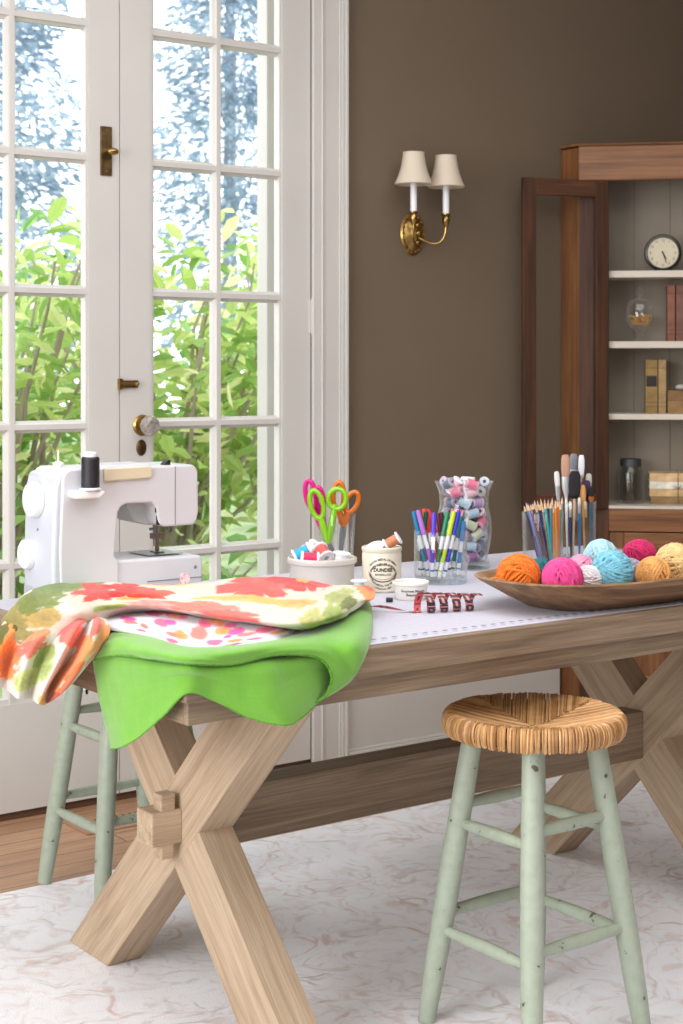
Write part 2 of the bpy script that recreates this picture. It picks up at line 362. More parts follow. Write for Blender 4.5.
struct('baseboard_back', bb, M_white, smooth=False, bevel=.002)
struct('baseboard_right', MB().box(U1-.018, U1-.0005, V0, .95, -.008, .27), M_white, smooth=False, bevel=.003)
# door casing with stepped mouldings
cs = MB()
for s, e in ((1, DR), (-1, DL)):
    def bx(a, b, d, z0=-.008, z1=DT+.14):
        x0, x1 = (e+s*a, e+s*b); cs.box(min(x0, x1), max(x0, x1), V1-d, V1-.0005, z0, z1)
    bx(-.008, .020, .014); bx(.020, .027, .022); bx(.027, .086, .017); bx(.086, .093, .024); bx(.093, .105, .028); bx(.105, .116, .034)
cs.box(DL-.116, DR+.116, V1-.024, V1-.0005, DT, DT+.14)
struct('trim_1', cs, M_white, smooth=False, bevel=.0025)
struct('trim_2', MB().box(DL, DR, V1+.012, 2.06, -.008, .012), mat('dark_oak_sill', c(92, 66, 50), .5), smooth=False, bevel=.003)
# jamb lining and the exterior casing seen through the panes
struct('trim_3', MB().box(DR-.006, DR+.001, V1+.05, 2.06, .012, DT).box(DL-.001, DL+.006, V1+.05, 2.06, .012, DT)
       .box(DR-.035, DR+.085, 2.06, 2.12, -.1, DT+.1).box(DL-.085, DL+.02, 2.06, 2.12, -.1, DT+.1), M_white, smooth=False, bevel=.003)

def french_door(name, x0, x1, gl, gr):
    """x0..x1 leaf, gl..gr glazed opening"""
    d = empty(name, (0, 0, 0)); d['kind'] = 'structure'
    y0, y1 = V1+.002, V1+.044
    zb, zt = .016, DT-.01
    rows = [.315, .70, 1.085, 1.47, 1.855, 2.24, 2.62]
    f = MB()
    f.box(x0, gl, y0, y1, zb, zt); f.box(gr, x1, y0, y1, zb, zt)
    f.box(gl, gr, y0, y1, zb, rows[0]); f.box(gl, gr, y0, y1, rows[-1], zt)
    f.build('door_frame', M_white, d, smooth=False)
    # sloped glazing mouldings around the opening
    mo = MB(); k = .014
    for (a, b) in ((gl, gl+k), (gr-k, gr)):
        mo.box(a, b, y0+.006, y1-.006, rows[0], rows[-1])
        mo.box(a if a == gl else b-.006, (a+.006) if a == gl else b, y0+.001, y1-.001, rows[0], rows[-1])
    mo.box(gl, gr, y0+.006, y1-.006, rows[0], rows[0]+k); mo.box(gl, gr, y0+.006, y1-.006, rows[-1]-k, rows[-1])
    mo.build('glazing_bead', M_white, d, smooth=False)
    mu = MB(); xm = (gl+gr)/2
    def bar(h, a0, a1, vertical):
        w, w2 = .0165, .007; e = 0 if vertical else .0008
        if not vertical: w += .0006; w2 += .0006
        prof = [(-w2, y0+.003+e), (w2, y0+.003+e), (w2+.002, y0+.010+e), (w, y0+.017+e), (w, y0+.030-e), (-w, y0+.030-e), (-w, y0+.017+e), (-w2-.002, y0+.010+e)]
        n = len(prof); vs = []
        for e in (a0, a1):
            for a, b in prof: vs.append((h+a, b, e) if vertical else (e, b, h+a))
        mu.add(vs, [tuple(range(n)), tuple(range(2*n-1, n-1, -1))] + [(i, n+i, n+(i+1) % n, (i+1) % n) for i in range(n)])
    bar(xm, rows[0], rows[-1], True)
    for z in rows[1:-1]: bar(z, gl, gr, False)
    mu.build('muntin', M_white, d, smooth=False)
    MB().add([(gl, V1+.026, rows[0]), (gr, V1+.026, rows[0]), (gr, V1+.026, rows[-1]), (gl, V1+.026, rows[-1])], [(0, 1, 2, 3)]).build('glass_pane', M_pane, d, smooth=False)
    return d
d1 = french_door('door_1', .186, .8585, .284, .768)
d2 = french_door('door_2', .8615, 1.536, .962, 1.436)
# astragal shadow line between the leaves: hardware
def rot_x90(): return Matrix.Rotation(R(90), 4, 'X')
lp = MB().box(.797, .833, V1-.004, V1+.003, 1.806, 1.948)
lpo = lp.build('latch_plate', M_brassd, d1, smooth=False, bevel=.0015)
tt = MB().tube([(.815, V1-.003, 1.876), (.815, V1-.026, 1.876)], .006, 12)
tt.sphere(.822, V1-.032, 1.873, .014, 14, 8, sx=1.3, sy=.7, sz=.75)
tt.sphere(.815, V1-.005, 1.935, .003, 8, 6); tt.sphere(.815, V1-.005, 1.818, .003, 8, 6)
tt.build('thumb_turn', M_brass, lpo)
bo = MB().box(.868, .918, V1-.006, V1+.003, 1.193, 1.215).build('surface_bolt', M_brassd, d2, smooth=False, bevel=.002)
MB().tube([(.856, V1-.010, 1.204), (.915, V1-.010, 1.204)], .005, 10)  .sphere(.908, V1-.016, 1.204, .007, 10, 8).box(.853, .864, V1-.012, V1+.001, 1.188, 1.22).build('bolt_bar', M_brass, bo)
kx, kz = .934, 1.083
Mk = Matrix.Translation((kx, V1+.002, kz)) @ rot_x90()
ro = MB().lathe([(0, 0), (.031, 0), (.031, .003), (.026, .008), (.014, .010), (.012, .018), (0, .018)], 28, Mk).build('knob_rosette', M_brass, d2)
kn = MB(); prof = [(0, .016), (.010, .016), (.012, .026), (.022, .032), (.029, .042), (.030, .050), (.027, .058), (.017, .064), (0, .066)]
kn.lathe(prof, 12, Mk); kn.build('door_knob', mat('cut_glass', c(190, 184, 176), .06, 0, var=.3, vscale=60, Transmission_Weight=.55, IOR=1.5), ro, smooth=False)
es = MB().lathe([(0, 0), (.0165, 0), (.0165, .002), (.012, .005), (0, .005)], 24, Matrix.Translation((.931, V1+.002, 1.017)) @ rot_x90() @ Matrix.Diagonal((1, 1.45, 1, 1)))
eso = es.build('keyhole_plate', M_brassd, d2)
MB().box(.929, .933, V1-.006, V1-.002, 1.004, 1.022).build('keyhole', M_black, eso, smooth=False)
hg = MB().box(1.530, 1.545, V1-.004, V1+.003, 1.36, 1.465).tube([(1.540, V1-.008, 1.352), (1.540, V1-.008, 1.473)], .0065, 10)
hg.build('hinge', M_white, d2)
# ------------------------------------------------------------------ rug and floor vent
def rug_material():
    m, nt, out = base('faded_persian_wool')
    p = N(nt, 'ShaderNodeBsdfPrincipled'); p.inputs['Roughness'].default_value = .95; p.inputs['Sheen Weight'].default_value = .3
    tc = N(nt, 'ShaderNodeTexCoord')
    w = N(nt, 'ShaderNodeTexNoise'); w.inputs['Scale'].default_value = 3.2; w.inputs['Detail'].default_value = 3
    nt.links.new(tc.outputs['Object'], w.inputs['Vector'])
    wm = N(nt, 'ShaderNodeVectorMath', operation='SCALE'); wm.inputs['Scale'].default_value = .55
    nt.links.new(w.outputs['Color'], wm.inputs[0])
    ad = N(nt, 'ShaderNodeVectorMath', operation='ADD'); nt.links.new(tc.outputs['Object'], ad.inputs[0]); nt.links.new(wm.outputs[0], ad.inputs[1])
    def lines(scale, width, colr, seed, prev, strength):
        v = N(nt, 'ShaderNodeTexVoronoi', feature='DISTANCE_TO_EDGE'); v.inputs['Scale'].default_value = scale
        mp = N(nt, 'ShaderNodeMapping'); mp.inputs['Location'].default_value = (seed, seed*.7, 0)
        nt.links.new(ad.outputs[0], mp.inputs['Vector']); nt.links.new(mp.outputs[0], v.inputs['Vector'])
        r = N(nt, 'ShaderNodeValToRGB'); r.color_ramp.elements[0].position = width; r.color_ramp.elements[0].color = (1, 1, 1, 1)
        r.color_ramp.elements[1].position = width*2.4; r.color_ramp.elements[1].color = (0, 0, 0, 1)
        nt.links.new(v.outputs['Distance'], r.inputs['Fac'])
        k = N(nt, 'ShaderNodeTexNoise'); k.inputs['Scale'].default_value = 5+scale; k.inputs['Detail'].default_value = 5
        nt.links.new(mp.outputs[0], k.inputs['Vector'])
        r2 = N(nt, 'ShaderNodeValToRGB'); r2.color_ramp.elements[0].position = .47; r2.color_ramp.elements[1].position = .68
        nt.links.new(k.outputs['Fac'], r2.inputs['Fac'])
        mu = N(nt, 'ShaderNodeMath', operation='MULTIPLY'); nt.links.new(r.outputs[0], mu.inputs[0]); nt.links.new(r2.outputs[0], mu.inputs[1])
        m3 = N(nt, 'ShaderNodeMath', operation='MULTIPLY'); m3.inputs[1].default_value = strength; nt.links.new(mu.outputs[0], m3.inputs[0])
        mx = N(nt, 'ShaderNodeMix', data_type='RGBA'); nt.links.new(m3.outputs[0], mx.inputs[0]); nt.links.new(prev, mx.inputs[6]); mx.inputs[7].default_value = colr
        return mx.outputs[2]
    b0 = N(nt, 'ShaderNodeTexNoise'); b0.inputs['Scale'].default_value = 2.2; b0.inputs['Detail'].default_value = 8; nt.links.new(tc.outputs['Object'], b0.inputs['Vector'])
    r0 = N(nt, 'ShaderNodeValToRGB'); r0.color_ramp.elements[0].color = c(228, 228, 233); r0.color_ramp.elements[0].position = .35; r0.color_ramp.elements[1].color = c(245, 245, 249); r0.color_ramp.elements[1].position = .65
    nt.links.new(b0.outputs['Fac'], r0.inputs['Fac'])
    o = lines(5.5, .022, c(192, 146, 134), 1.3, r0.outputs[0], .6)
    o = lines(10.5, .03, c(176, 168, 164), 4.1, o, .5)
    o = lines(3.2, .014, c(168, 150, 142), 7.7, o, .55)
    o = lines(16, .06, c(206, 156, 144), 9.9  , o, .32)
    nt.links.new(o, p.inputs['Base Color'])
    nb = N(nt, 'ShaderNodeTexNoise'); nb.inputs['Scale'].default_value = 350; nt.links.new(tc.outputs['Object'], nb.inputs['Vector'])
    bp = N(nt, 'ShaderNodeBump'); bp.inputs['Strength'].default_value = .5; bp.inputs['Distance'].default_value = .003
    nt.links.new(nb.outputs['Fac'], bp.inputs['Height']); nt.links.new(bp.outputs[0], p.inputs['Normal'])
    nt.links.new(p.outputs[0], out.inputs[0]); return m
tag(MB().box(-2.2, 3.0, -2.6, 1.284, -.0079, 0).build('area_rug', rug_material(), smooth=False, bevel=.002),
    'pale ivory rug with faded pink and grey vine pattern under the table', 'rug')
vent = thing('floor_vent', 'wooden slotted floor vent set in the boards before the glass doors', 'vent', (.79, 1.665, -.008))
MB().box(-.16, .16, -.065, -.05, 0, .005).box(-.16, .16, .05, .065, 0, .005).box(-.16, -.145, -.05, .05, 0, .005).box(.145, .16, -.05, .05, 0, .005).build('frame', mat('vent_wood', c(165, 128, 100), .5), vent, smooth=False)
sl = MB()
for i in range(14): sl.box(-.138+i*.0213, -.127+i*.0213, -.05, .05, 0, .0045)
sl.build('slats', _m['vent_wood'], vent, smooth=False)
MB().box(-.145, .145, -.05, .05, .0001, .0008).build('vent_opening', mat('dark_gap', c(50, 36, 30), .8), vent, smooth=False)
# ------------------------------------------------------------------ trestle table
TZ = .76
table = thing('trestle_table', 'weathered oak trestle table with crossed legs and a long stretcher', 'table', (0, 0, 0))
TL = 1.822
MB().box(-.012, TL+.012, -.014, .904, .707, TZ).build('tabletop', M_oak_shaded, table, smooth=False, bevel=.003)
def bd(x0, x1, y0, y1, z0, z1, nm='apron'):
    if x1-x0 > y1-y0: beam(nm, (x0, (y0+y1)/2, (z0+z1)/2), (x1, (y0+y1)/2, (z0+z1)/2), z1-z0, y1-y0, M_oak_shaded, table)
    else: beam(nm, ((x0+x1)/2, y0, (z0+z1)/2), ((x0+x1)/2, y1, (z0+z1)/2), z1-z0, x1-x0, M_oak_shaded, table)
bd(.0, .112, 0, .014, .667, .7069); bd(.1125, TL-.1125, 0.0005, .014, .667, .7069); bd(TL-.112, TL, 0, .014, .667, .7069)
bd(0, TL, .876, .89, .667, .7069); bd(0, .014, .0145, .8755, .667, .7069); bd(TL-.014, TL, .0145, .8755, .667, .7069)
VC, ZX, HB = .445, .3675, .0635
def cross(u, flip):
    t = .081
    q = HB*math.sqrt(2)      # half horizontal width of a 45 degree bar
    zt = .7065
    for k in (1, -1):
        # parallelogram running through the crossing at 45 degrees, cut level at top and bottom
        lo = (ZX-0); hi = zt-ZX
        pts = [(-lo*k-q, 0), (-lo*k+q, 0), (hi*k+q, zt), (hi*k-q, zt)]
        # into a frame whose local x runs along the bar
        a = Vector((k, 1)).normalized(); n = Vector((-a.y, a.x))
        loc = []
        for y, z in pts:
            w = Vector((y, z-ZX)); loc.append((w.dot(a), w.dot(n)))
        ins = 0 if k == -1 else .0015
        mb = MB().prism(loc, -t/2+ins, t/2-ins)
        o = mb.build('leg', M_oak, table, smooth=False, bevel=.0025)
        X = Vector((0, a.x, a.y)); Z = Vector((0, n.x, n.y)); Y = Z.cross(X)
        o.matrix_local = Matrix.Translation((u+t/2, VC, ZX)) @ Matrix(((X.x, Y.x, Z.x), (X.y, Y.y, Z.y), (X.z, Y.z, Z.z))).to_4x4()
cross(.231, 0); cross(1.510, 1)
beam('stretcher', (.3125, VC, .3685), (1.5095, VC, .3685), .113, .07, M_oak_shaded, table)
for ux, d in ((.231, -1), (1.591, 1)):
    beam('tenon', (ux-d*.001, VC, .3675), (ux+d*.066, VC, .3675), .066, .062, M_oak, table, bevel=.003)
    wg = MB().prism([(-.014, -.062), (.014, -.062), (.018, .064), (-.015, .064)], -.016, .016)
    o = wg.build('wedge', M_oak, table, loc=(ux+d*.030, VC-.012, .3685), smooth=False, bevel=.003)

# ruled paper cover on the top
def cover_material():
    m, nt, out = base('ruled_cover')
    p = N(nt, 'ShaderNodeBsdfPrincipled'); p.inputs['Roughness'].default_value = .6
    tc = N(nt, 'ShaderNodeTexCoord'); sx = N(nt, 'ShaderNodeSeparateXYZ'); nt.links.new(tc.outputs['Object'], sx.inputs[0])
    def M(op, a, b=None, cc=None):
        n = N(nt, 'ShaderNodeMath', operation=op)
        for i, v in enumerate((a, b, cc)):
            if v is None: continue
            if isinstance(v, (int, float)): n.inputs[i].default_value = v
            else: nt.links.new(v, n.inputs[i])
        return n.outputs[0]
    y = sx.outputs['Y']; x = sx.outputs['X']
    ln = M('LESS_THAN', M('FRACT', M('DIVIDE', y, .0165)), .10)
    fx = M('FRACT', M('DIVIDE', x, .024))
    dash = M('MULTIPLY', M('LESS_THAN', M('ABSOLUTE', M('SUBTRACT', y, .042)), .0035), M('LESS_THAN', fx, .5))
    dash2 = M('MULTIPLY', M('LESS_THAN', M('ABSOLUTE', M('SUBTRACT', y, .026)), .002), M('GREATER_THAN', fx, .5))
    m1 = N(nt, 'ShaderNodeMix', data_type='RGBA'); m1.inputs[6].default_value = c(198, 197, 209); m1.inputs[7].default_value = c(158, 155, 176); nt.links.new(ln, m1.inputs[0])
    m2 = N(nt, 'ShaderNodeMix', data_type='RGBA'); nt.links.new(dash, m2.inputs[0]); nt.links.new(m1.outputs[2], m2.inputs[6]); m2.inputs[7].default_value = c(96, 92, 116)
    m3 = N(nt, 'ShaderNodeMix', data_type='RGBA'); nt.links.new(dash2, m3.inputs[0]); nt.links.new(m2.outputs[2], m3.inputs[6]); m3.inputs[7].default_value = c(140, 136, 158)
    nt.links.new(m3.outputs[2], p.inputs['Base Color']); nt.links.new(p.outputs[0], out.inputs[0]); return m
tag(MB().box(.02, 1.80, .002, .892, TZ+.0003, TZ+.0015).build('cutting_mat', cover_material(), smooth=False),
    'thin pale lilac ruled mat with dashed border covering the tabletop', 'mat')
TS = TZ+.0017

# ------------------------------------------------------------------ rush-seat stools
def stool_paint():
    m, nt, out = base('chipped_sage_paint')
    p = N(nt, 'ShaderNodeBsdfPrincipled'); p.inputs['Roughness'].default_value = .42
    tc = N(nt, 'ShaderNodeTexCoord'); n1 = N(nt, 'ShaderNodeTexNoise'); n1.inputs['Scale'].default_value = 48; n1.inputs['Detail'].default_value = 4
    nt.links.new(tc.outputs['Object'], n1.inputs['Vector'])
    r = N(nt, 'ShaderNodeValToRGB'); r.color_ramp.interpolation = 'LINEAR'
    e = r.color_ramp.elements; e[0].position = .30; e[0].color = c(92, 84, 74); e[1].position = .315; e[1].color = c(156, 167, 150)
    x = e.new(.6); x.color = c(166, 176, 158)
    nt.links.new(n1.outputs['Fac'], r.inputs['Fac']); nt.links.new(r.outputs[0], p.inputs['Base Color']); nt.links.new(p.outputs[0], out.inputs[0]); return m
M_sage = stool_paint()
def rush_mat():
    m, nt, out = base('woven_rush')
    p = N(nt, 'ShaderNodeBsdfPrincipled'); p.inputs['Roughness'].default_value = .5
    g = N(nt, 'ShaderNodeNewGeometry'); tc = N(nt, 'ShaderNodeTexCoord')
    no = N(nt, 'ShaderNodeTexNoise'); no.inputs['Scale'].default_value = 45; no.inputs['Detail'].default_value = 4; nt.links.new(tc.outputs['Object'], no.inputs['Vector'])
    ad = N(nt, 'ShaderNodeMath', operation='ADD'); nt.links.new(g.outputs['Random Per Island'], ad.inputs[0]); nt.links.new(no.outputs['Fac'], ad.inputs[1])
    dv = N(nt, 'ShaderNodeMath', operation='MULTIPLY'); dv.inputs[1].default_value = .5; nt.links.new(ad.outputs[0], dv.inputs[0])
    r = N(nt, 'ShaderNodeValToRGB'); e = r.color_ramp.elements; e[0].position = .15; e[0].color = c(122, 82, 44); e[1].position = .85; e[1].color = c(216, 174, 122)
    x = e.new(.5); x.color = c(180, 132, 82)
    nt.links.new(dv.outputs[0], r.inputs['Fac']); nt.links.new(r.outputs[0], p.inputs['Base Color']); nt.links.new(p.outputs[0], out.inputs[0]); return m
M_rush = rush_mat()
def make_stool(label):
    t = thing('rush_stool', label, 'stool')
    SZ = .612
    legs = []
    for k in range(4):
        a = k*PI/2
        p0 = Vector((math.cos(a)*.204, math.sin(a)*.204, .003)); p1 = Vector((math.cos(a)*.112, math.sin(a)*.112, .575))
        pts = [p0.lerp(p1, i/8) for i in range(9)]
        rr = [.0165, .0195, .021, .0215, .022, .0215, .021, .020, .019]
        MB().tube(pts, rr, 20).build('leg', M_sage, t)
        legs.append((p0, p1))
    def on(k, z):
        p0, p1 = legs[k]; return p0.lerp(p1, z/.575)
    # legs 0:right 1:back 2:left 3:front
    for (a, b, zs) in ((2, 3, (.385, .178)), (0, 1, (.385, .19)), (1, 2, (.42, .21)), (3, 0, (.41, .20))):
        for z in zs:
            A = on(a, z); B = on(b, z); d = (B-A).normalized()
            pts = [A.lerp(B, i/6) for i in range(7)]
            MB().tube(pts, [.009, .0105, .012, .0125, .012, .0105, .009], 12).build('rung', M_sage, t)
    # solid core under the weave
    core = MB().lathe([(0, .563), (.145, .563), (.162, .570), (.165, .581), (.157, .592), (.10, .580), (0, .562)], 48)
    co = core.build('woven_seat', M_rush, t)
    st = MB(); random.seed(5); rt = .0034; Rr = .160
    for q in range(4):
        Mq = Matrix.Rotation(q*PI/2, 4, 'Z')
        n = 41
        for i in range(n):
            phi = (i-(n-1)/2)/((n-1)/2)*PI/4*.985
            s = Rr*math.sin(phi); end = Rr*math.cos(phi)
            s0 = abs(s)+.001
            pts = []
            jit = random.uniform(-.0010, .0010); jz = random.uniform(-.0015, .0015)
            ft = random.uniform(-.5, .5)*.004
            nseg = 7 if end-s0 > .02 else 3
            for j in range(nseg):
                f = j/(nseg-1); d = s0 + max(0, end-s0-.002)*f
                rad = math.hypot(d, s)/Rr
                z = .570 + .032*min(1, rad)**1.3 + jz*.5
                pts.append((s*(1-.04*(1-f))+jit, d, z))
            bl = (abs(phi)/(PI/4))**2
            nx, ny = math.sin(phi)*bl, math.cos(phi)*bl+(1-bl); nl = math.hypot(nx, ny); nx /= nl; ny /= nl
            for a in (25, 55, 90, 125, 155):
                aa = R(a); o = .012*math.sin(aa)
                pts.append((s+jit+nx*o+ft*(a/160), end+ny*o, .5815 + .0200*math.cos(aa) + jz))
            pts.append((s+ft-nx*.02, end-ny*.02, .562))
            st.tube(pts, rt*random.uniform(.85, 1.15), 6, M=Mq)
    so = st.build('rush_strands', M_rush, co)
    return t
CAMROT = -R(90-53.97)
s1 = make_stool('sage green stool with woven rush seat, standing in front of the table')
s1.location = (.742, -.029, 0); s1.rotation_euler.z = CAMROT-R(8)
# rotate weave with its sectors to face the camera sides
s2 = copy_tree(s1); s2.location = (.503, 1.147, 0); s2.rotation_euler.z = CAMROT-R(8)
s2['label'] = 'sage green stool by the glass doors, half hidden behind the cloth-draped table end'
for s in (s1, s2): s['group'] = 'painted rush stools'
for s in (s1, s2):
    for ch in s.children:
        if ch.name.startswith('woven_seat'): ch.rotation_euler.z = 0

# ------------------------------------------------------------------ cloth
def cr(p0, p1, p2, p3, t):
    return p1*1.0 + (p2-p0)*(.5*t) + (p0*2-p1*5+p2*4-p3)*(.5*t*t) + (p1*3-p0-p2*3+p3)*(.5*t**3)
def spline(ps, n):
    """n points evenly over a Catmull-Rom curve through ps"""
    m = len(ps); out = []
    for k in range(n):
        x = k/(n-1)*(m-1); i = min(int(x), m-2); t = x-i
        a = ps[i-1] if i > 0 else ps[0]*2-ps[1]
        d = ps[i+2] if i+2 < m else ps[m-1]*2-ps[m-2]
        out.append(cr(a, ps[i], ps[i+1], d, t))
    return out
def cloth(name, key, na, nb, painter, material, parent, thick=.002, wr=.0018, wf=22, seed=0):
    g = [[Vector(p) for p in col] for col in GRIDS[key]]
    cols = [spline(cl, nb) for cl in g]
    rows = [spline([cl[j] for cl in cols], na) for j in range(nb)]   # rows[j][i]
    vs = []; colr = []
    for j in range(nb):
        for i in range(na):
            p = rows[j][i]
            i0, i1 = max(i-1, 0), min(i+1, na-1); j0, j1 = max(j-1, 0), min(j+1, nb-1)
            nrm = (rows[j][i1]-rows[j][i0]).cross(rows[j1][i]-rows[j0][i])
            if nrm.length > 1e-9: nrm.normalize()
            w = mn.noise(p*wf+Vector((seed, 0, 0)))*wr + mn.noise(p*wf*3.1+Vector((0, seed, 3)))*wr*.35
            q = p + nrm*w
            vs.append(tuple(q)); colr.append(painter(i/(na-1), j/(nb-1), p))
    fs = [(j*na+i, j*na+i+1, (j+1)*na+i+1, (j+1)*na+i) for j in range(nb-1) for i in range(na-1)]
    me = bpy.data.meshes.new(name); me.from_pydata(vs, [], fs)
    at = me.color_attributes.new('dye', 'FLOAT_COLOR', 'POINT')
    flat = []
    for q in colr: flat += list(q[:3])+[1.0]
    at.data.foreach_set('color', flat)
    me.polygons.foreach_set('use_smooth', [True]*len(me.polygons)); me.materials.append(material)
    o = bpy.data.objects.new(name, me); COL.objects.link(o)
    if parent: o.parent = parent
    so = o.modifiers.new('thickness', 'SOLIDIFY'); so.thickness = thick; so.offset = 0
    return o
def lerp3(a, b, t): return tuple(a[i]*(1-t)+b[i]*t for i in range(3))
def sst(e0, e1, x):
    t = max(0, min(1, (x-e0)/(e1-e0))); return t*t*(3-2*t)
def make_painter(basecol, blobs, soft=.10, nf=26, na=.35):
    """blobs: (a, b, ra, rb, rotation degrees, colour, lobes)"""
    def paint(a, b, p):
        col = basecol[:3]
        n1 = mn.noise(Vector((a*nf, b*nf*.6, 1.7))); n2 = mn.noise(Vector((a*nf*2.3, b*nf*1.6, 5.1)))
        for (ca, cb, ra, rb, ro, cl, lob) in blobs:
            dx = (a-ca)/ra; dy = (b-cb)/rb
            if dx*dx+dy*dy > 5: continue
            rr = R(ro); x = dx*math.cos(rr)+dy*math.sin(rr); y = -dx*math.sin(rr)+dy*math.cos(rr)
            rad = math.hypot(x, y); th = math.atan2(y, x)
            edge = 1 + na*n1 + .12*n2
            if lob: edge *= .55 + .5*abs(math.cos(th*lob/2+ca*9))**.6
            k = 1-sst(edge-soft, edge+soft, rad)
            if k > 0:
                sh = .80+.28*max(0, min(1, rad)) + .20*n2 + (.12*math.sin(th*lob*2.5+n1*4) if lob else .06*math.sin(x*9+n1*3))
                cc = tuple(min(1, q*sh) for q in cl[:3])
                col = lerp3(col, cc, k*.95)
        return col
    return paint
GREEN = c(108, 170, 50)
def green_paint(a, b, p):
    k = 1 + .06*mn.noise(Vector((a*160, b*5, 0))) + .06*mn.noise(Vector((a*6, b*120, 4)))
    return tuple(x*k for x in GREEN[:3])
M_linen = vcol_mat('printed_linen', .85, .15, 1100)
M_green = vcol_mat('green_linen', .9, .35, 700)
gf = thing('green_cloth', 'bright lime green linen draped over the near corner of the table', 'fabric', (0, 0, 0))
cloth('folded_layer', 'green_top', 140, 34, green_paint, M_green, gf, .003, .0012, 16, 3)
cloth('hanging_layer', 'green_drop', 130, 80, green_paint, M_green, gf, .0025, .0034, 10, 8)
def hem(key, row, r, inset=0):
    pts = spline([Vector(cl[row]) for cl in GRIDS[key]], 260)
    return MB().tube([tuple(p+Vector((0, 0, .0006*mn.noise(p*300)))) for p in pts], [r*(1+.3*mn.noise(p*260)) for p in pts], 6)
M_hem = mat('green_hem', c(88, 150, 40), .9, var=.2, vscale=300)
hem('green_top', -1, .0026).build('frayed_hem', M_hem, gf)
hem('green_drop', -1, .0016).build('bottom_hem', M_hem, gf)
PINK = c(246, 90, 140); ORG = c(247, 150, 62); MAG = c(242, 62, 168); COR = c(250, 120, 100)
wb = []
for (a, b, ra, rb, ro, cl) in ((.33,.42,.035,.09,20,PINK),(.40,.60,.03,.12,0,ORG),(.46,.50,.035,.16,-30,COR),(.37,.62,.03,.06,0,COR),(.55,.42,.05,.08,0,ORG),(.52,.70,.045,.12,-20,PINK),
        (.60,.45,.04,.09,0,MAG),(.64,.55,.04,.06,0,COR),(.61,.74,.04,.08,-15,ORG),(.70,.48,.04,.10,10,PINK),(.76,.62,.05,.08,10,ORG),(.68,.75,.03,.05,0,PINK),(.74,.42,.04,.07,0,MAG),(.30,.25,.04,.08,0,MAG),(.5,.25,.05,.07,0,ORG),(.84,.5,.03,.10,0,PINK),(.63,.90,.03,.04,0,MAG)):
    wb.append((a, b, ra*.8, rb*.9, ro, cl, 0))
random.seed(4)
for i in range(26): wb.append((random.uniform(.15, .92), random.uniform(.12, .85), random.uniform(.014, .026), random.uniform(.04, .08), random.uniform(-40, 40), random.choice([PINK, ORG, MAG, COR]), 0))
tag(cloth('white_petal_print', 'white_print', 220, 60, make_painter(c(214, 213, 221), wb, .12, 30, .2), M_linen, None, .002, .0009, 25, 5),
    'white cotton printed with small pink and orange petals, between green and floral cloths', 'fabric')
RED = c(226, 66, 62); DRED = c(206, 40, 44); GOLD = c(232, 180, 92); OLV = c(108, 124, 44); LEAF = c(156, 176, 78); OLV_SHADE = c(70, 78, 34); ORA = c(240, 132, 44); CRM = c(218, 208, 190); CORL = c(238, 118, 100)
fb = [(.07,.35,.07,.35,0,c(206,172,92),0), (.14,.30,.09,.22,0,OLV,0), (.235,.22,.09,.15,0,c(104,128,52),0), (.13,.62,.05,.12,0,c(190,160,84),0), (.10,.10,.05,.12,0,CRM,0), (.02,.5,.05,.4,0,c(150,140,70),0),
      (.30,.42,.055,.20,0,RED,6), (.37,.36,.05,.20,0,DRED,5), (.415,.46,.04,.16,0,c(236,90,78),4), (.45,.20,.05,.10,0,GOLD,0), (.36,.60,.03,.05,0,GOLD,0),
      (.62,.36,.075,.18,10,RED,5), (.66,.26,.05,.14,-20,c(236,92,80),4), (.735,.24,.075,.16,0,DRED,6), (.79,.22,.04,.10,0,c(232,84,84),0), (.735,.24,.022,.05,0,GOLD,5),
      (.60,.55,.11,.06,4,GOLD,0), (.70,.57,.06,.07,0,c(226,176,96),0), (.48,.72,.12,.09,0,CORL,0), (.57,.80,.08,.10,0,c(238,100,92),4), (.40,.74,.05,.07,0,c(244,150,138),0), (.30,.78,.05,.06,0,LEAF,0),
      (.80,.82,.035,.16,20,LEAF,0), (.74,.80,.03,.14,0,c(190,190,110),0), (.84,.56,.05,.16,35,c(170,180,100),0), (.88,.45,.04,.12,0,c(186,190,120),0), (.865,.75,.03,.14,40,OLV,0), (.975,.4,.045,.7,0,c(232,140,66),0), (.985,.3,.018,.25,0,c(214,78,42),0), (.66,.08,.05,.05,0,LEAF,0), (.52,.15,.03,.08,0,c(244,190,170),0)]
fl = thing('floral_cloth', 'cream cloth with large watercolour red poppies, folded and hanging off the table end', 'fabric', (0, 0, 0))
cloth('folded_pile', 'floral_top', 420, 70, make_painter(CRM, fb, .08, 34, .35), M_linen, fl, .002, .0034, 16, 11)
db = [(.10,.30,.10,.20,0,c(236,150,70),0), (.16,.55,.14,.25,0,ORA,0), (.05,.75,.1,.12,0,c(244,196,140),0), (.30,.20,.10,.14,0,c(240,150,100),0), (.34,.38,.09,.10,0,c(238,112,92),5), (.12,.12,.06,.10,0,OLV_SHADE,0), (.04,.35,.05,.16,0,c(92,100,44),0),  # the dark olive patch is shade painted into the dye
      (.52,.22,.10,.16,0,c(238,96,92),6), (.60,.34,.08,.10,0,CORL,0), (.45,.50,.07,.12,0,LEAF,0), (.38,.72,.09,.14,0,c(196,204,120),0), (.50,.62,.05,.10,0,c(178,198,104),0), (.66,.80,.09,.18,0,c(243,172,84),0), (.60,.95,.06,.08,0,GOLD,0),
      (.74,.55,.08,.24,0,c(238,140,60),0), (.80,.80,.06,.22,0,c(230,104,40),0), (.88,.35,.07,.22,0,c(240,150,72),0), (.93,.70,.05,.20,0,c(242,158,70),0), (.73,.97,.05,.06,0,c(196,64,30),0), (.78,.20,.06,.12,0,c(236,96,84),0), (.97,.45,.04,.3,0,c(238,148,74),0)]
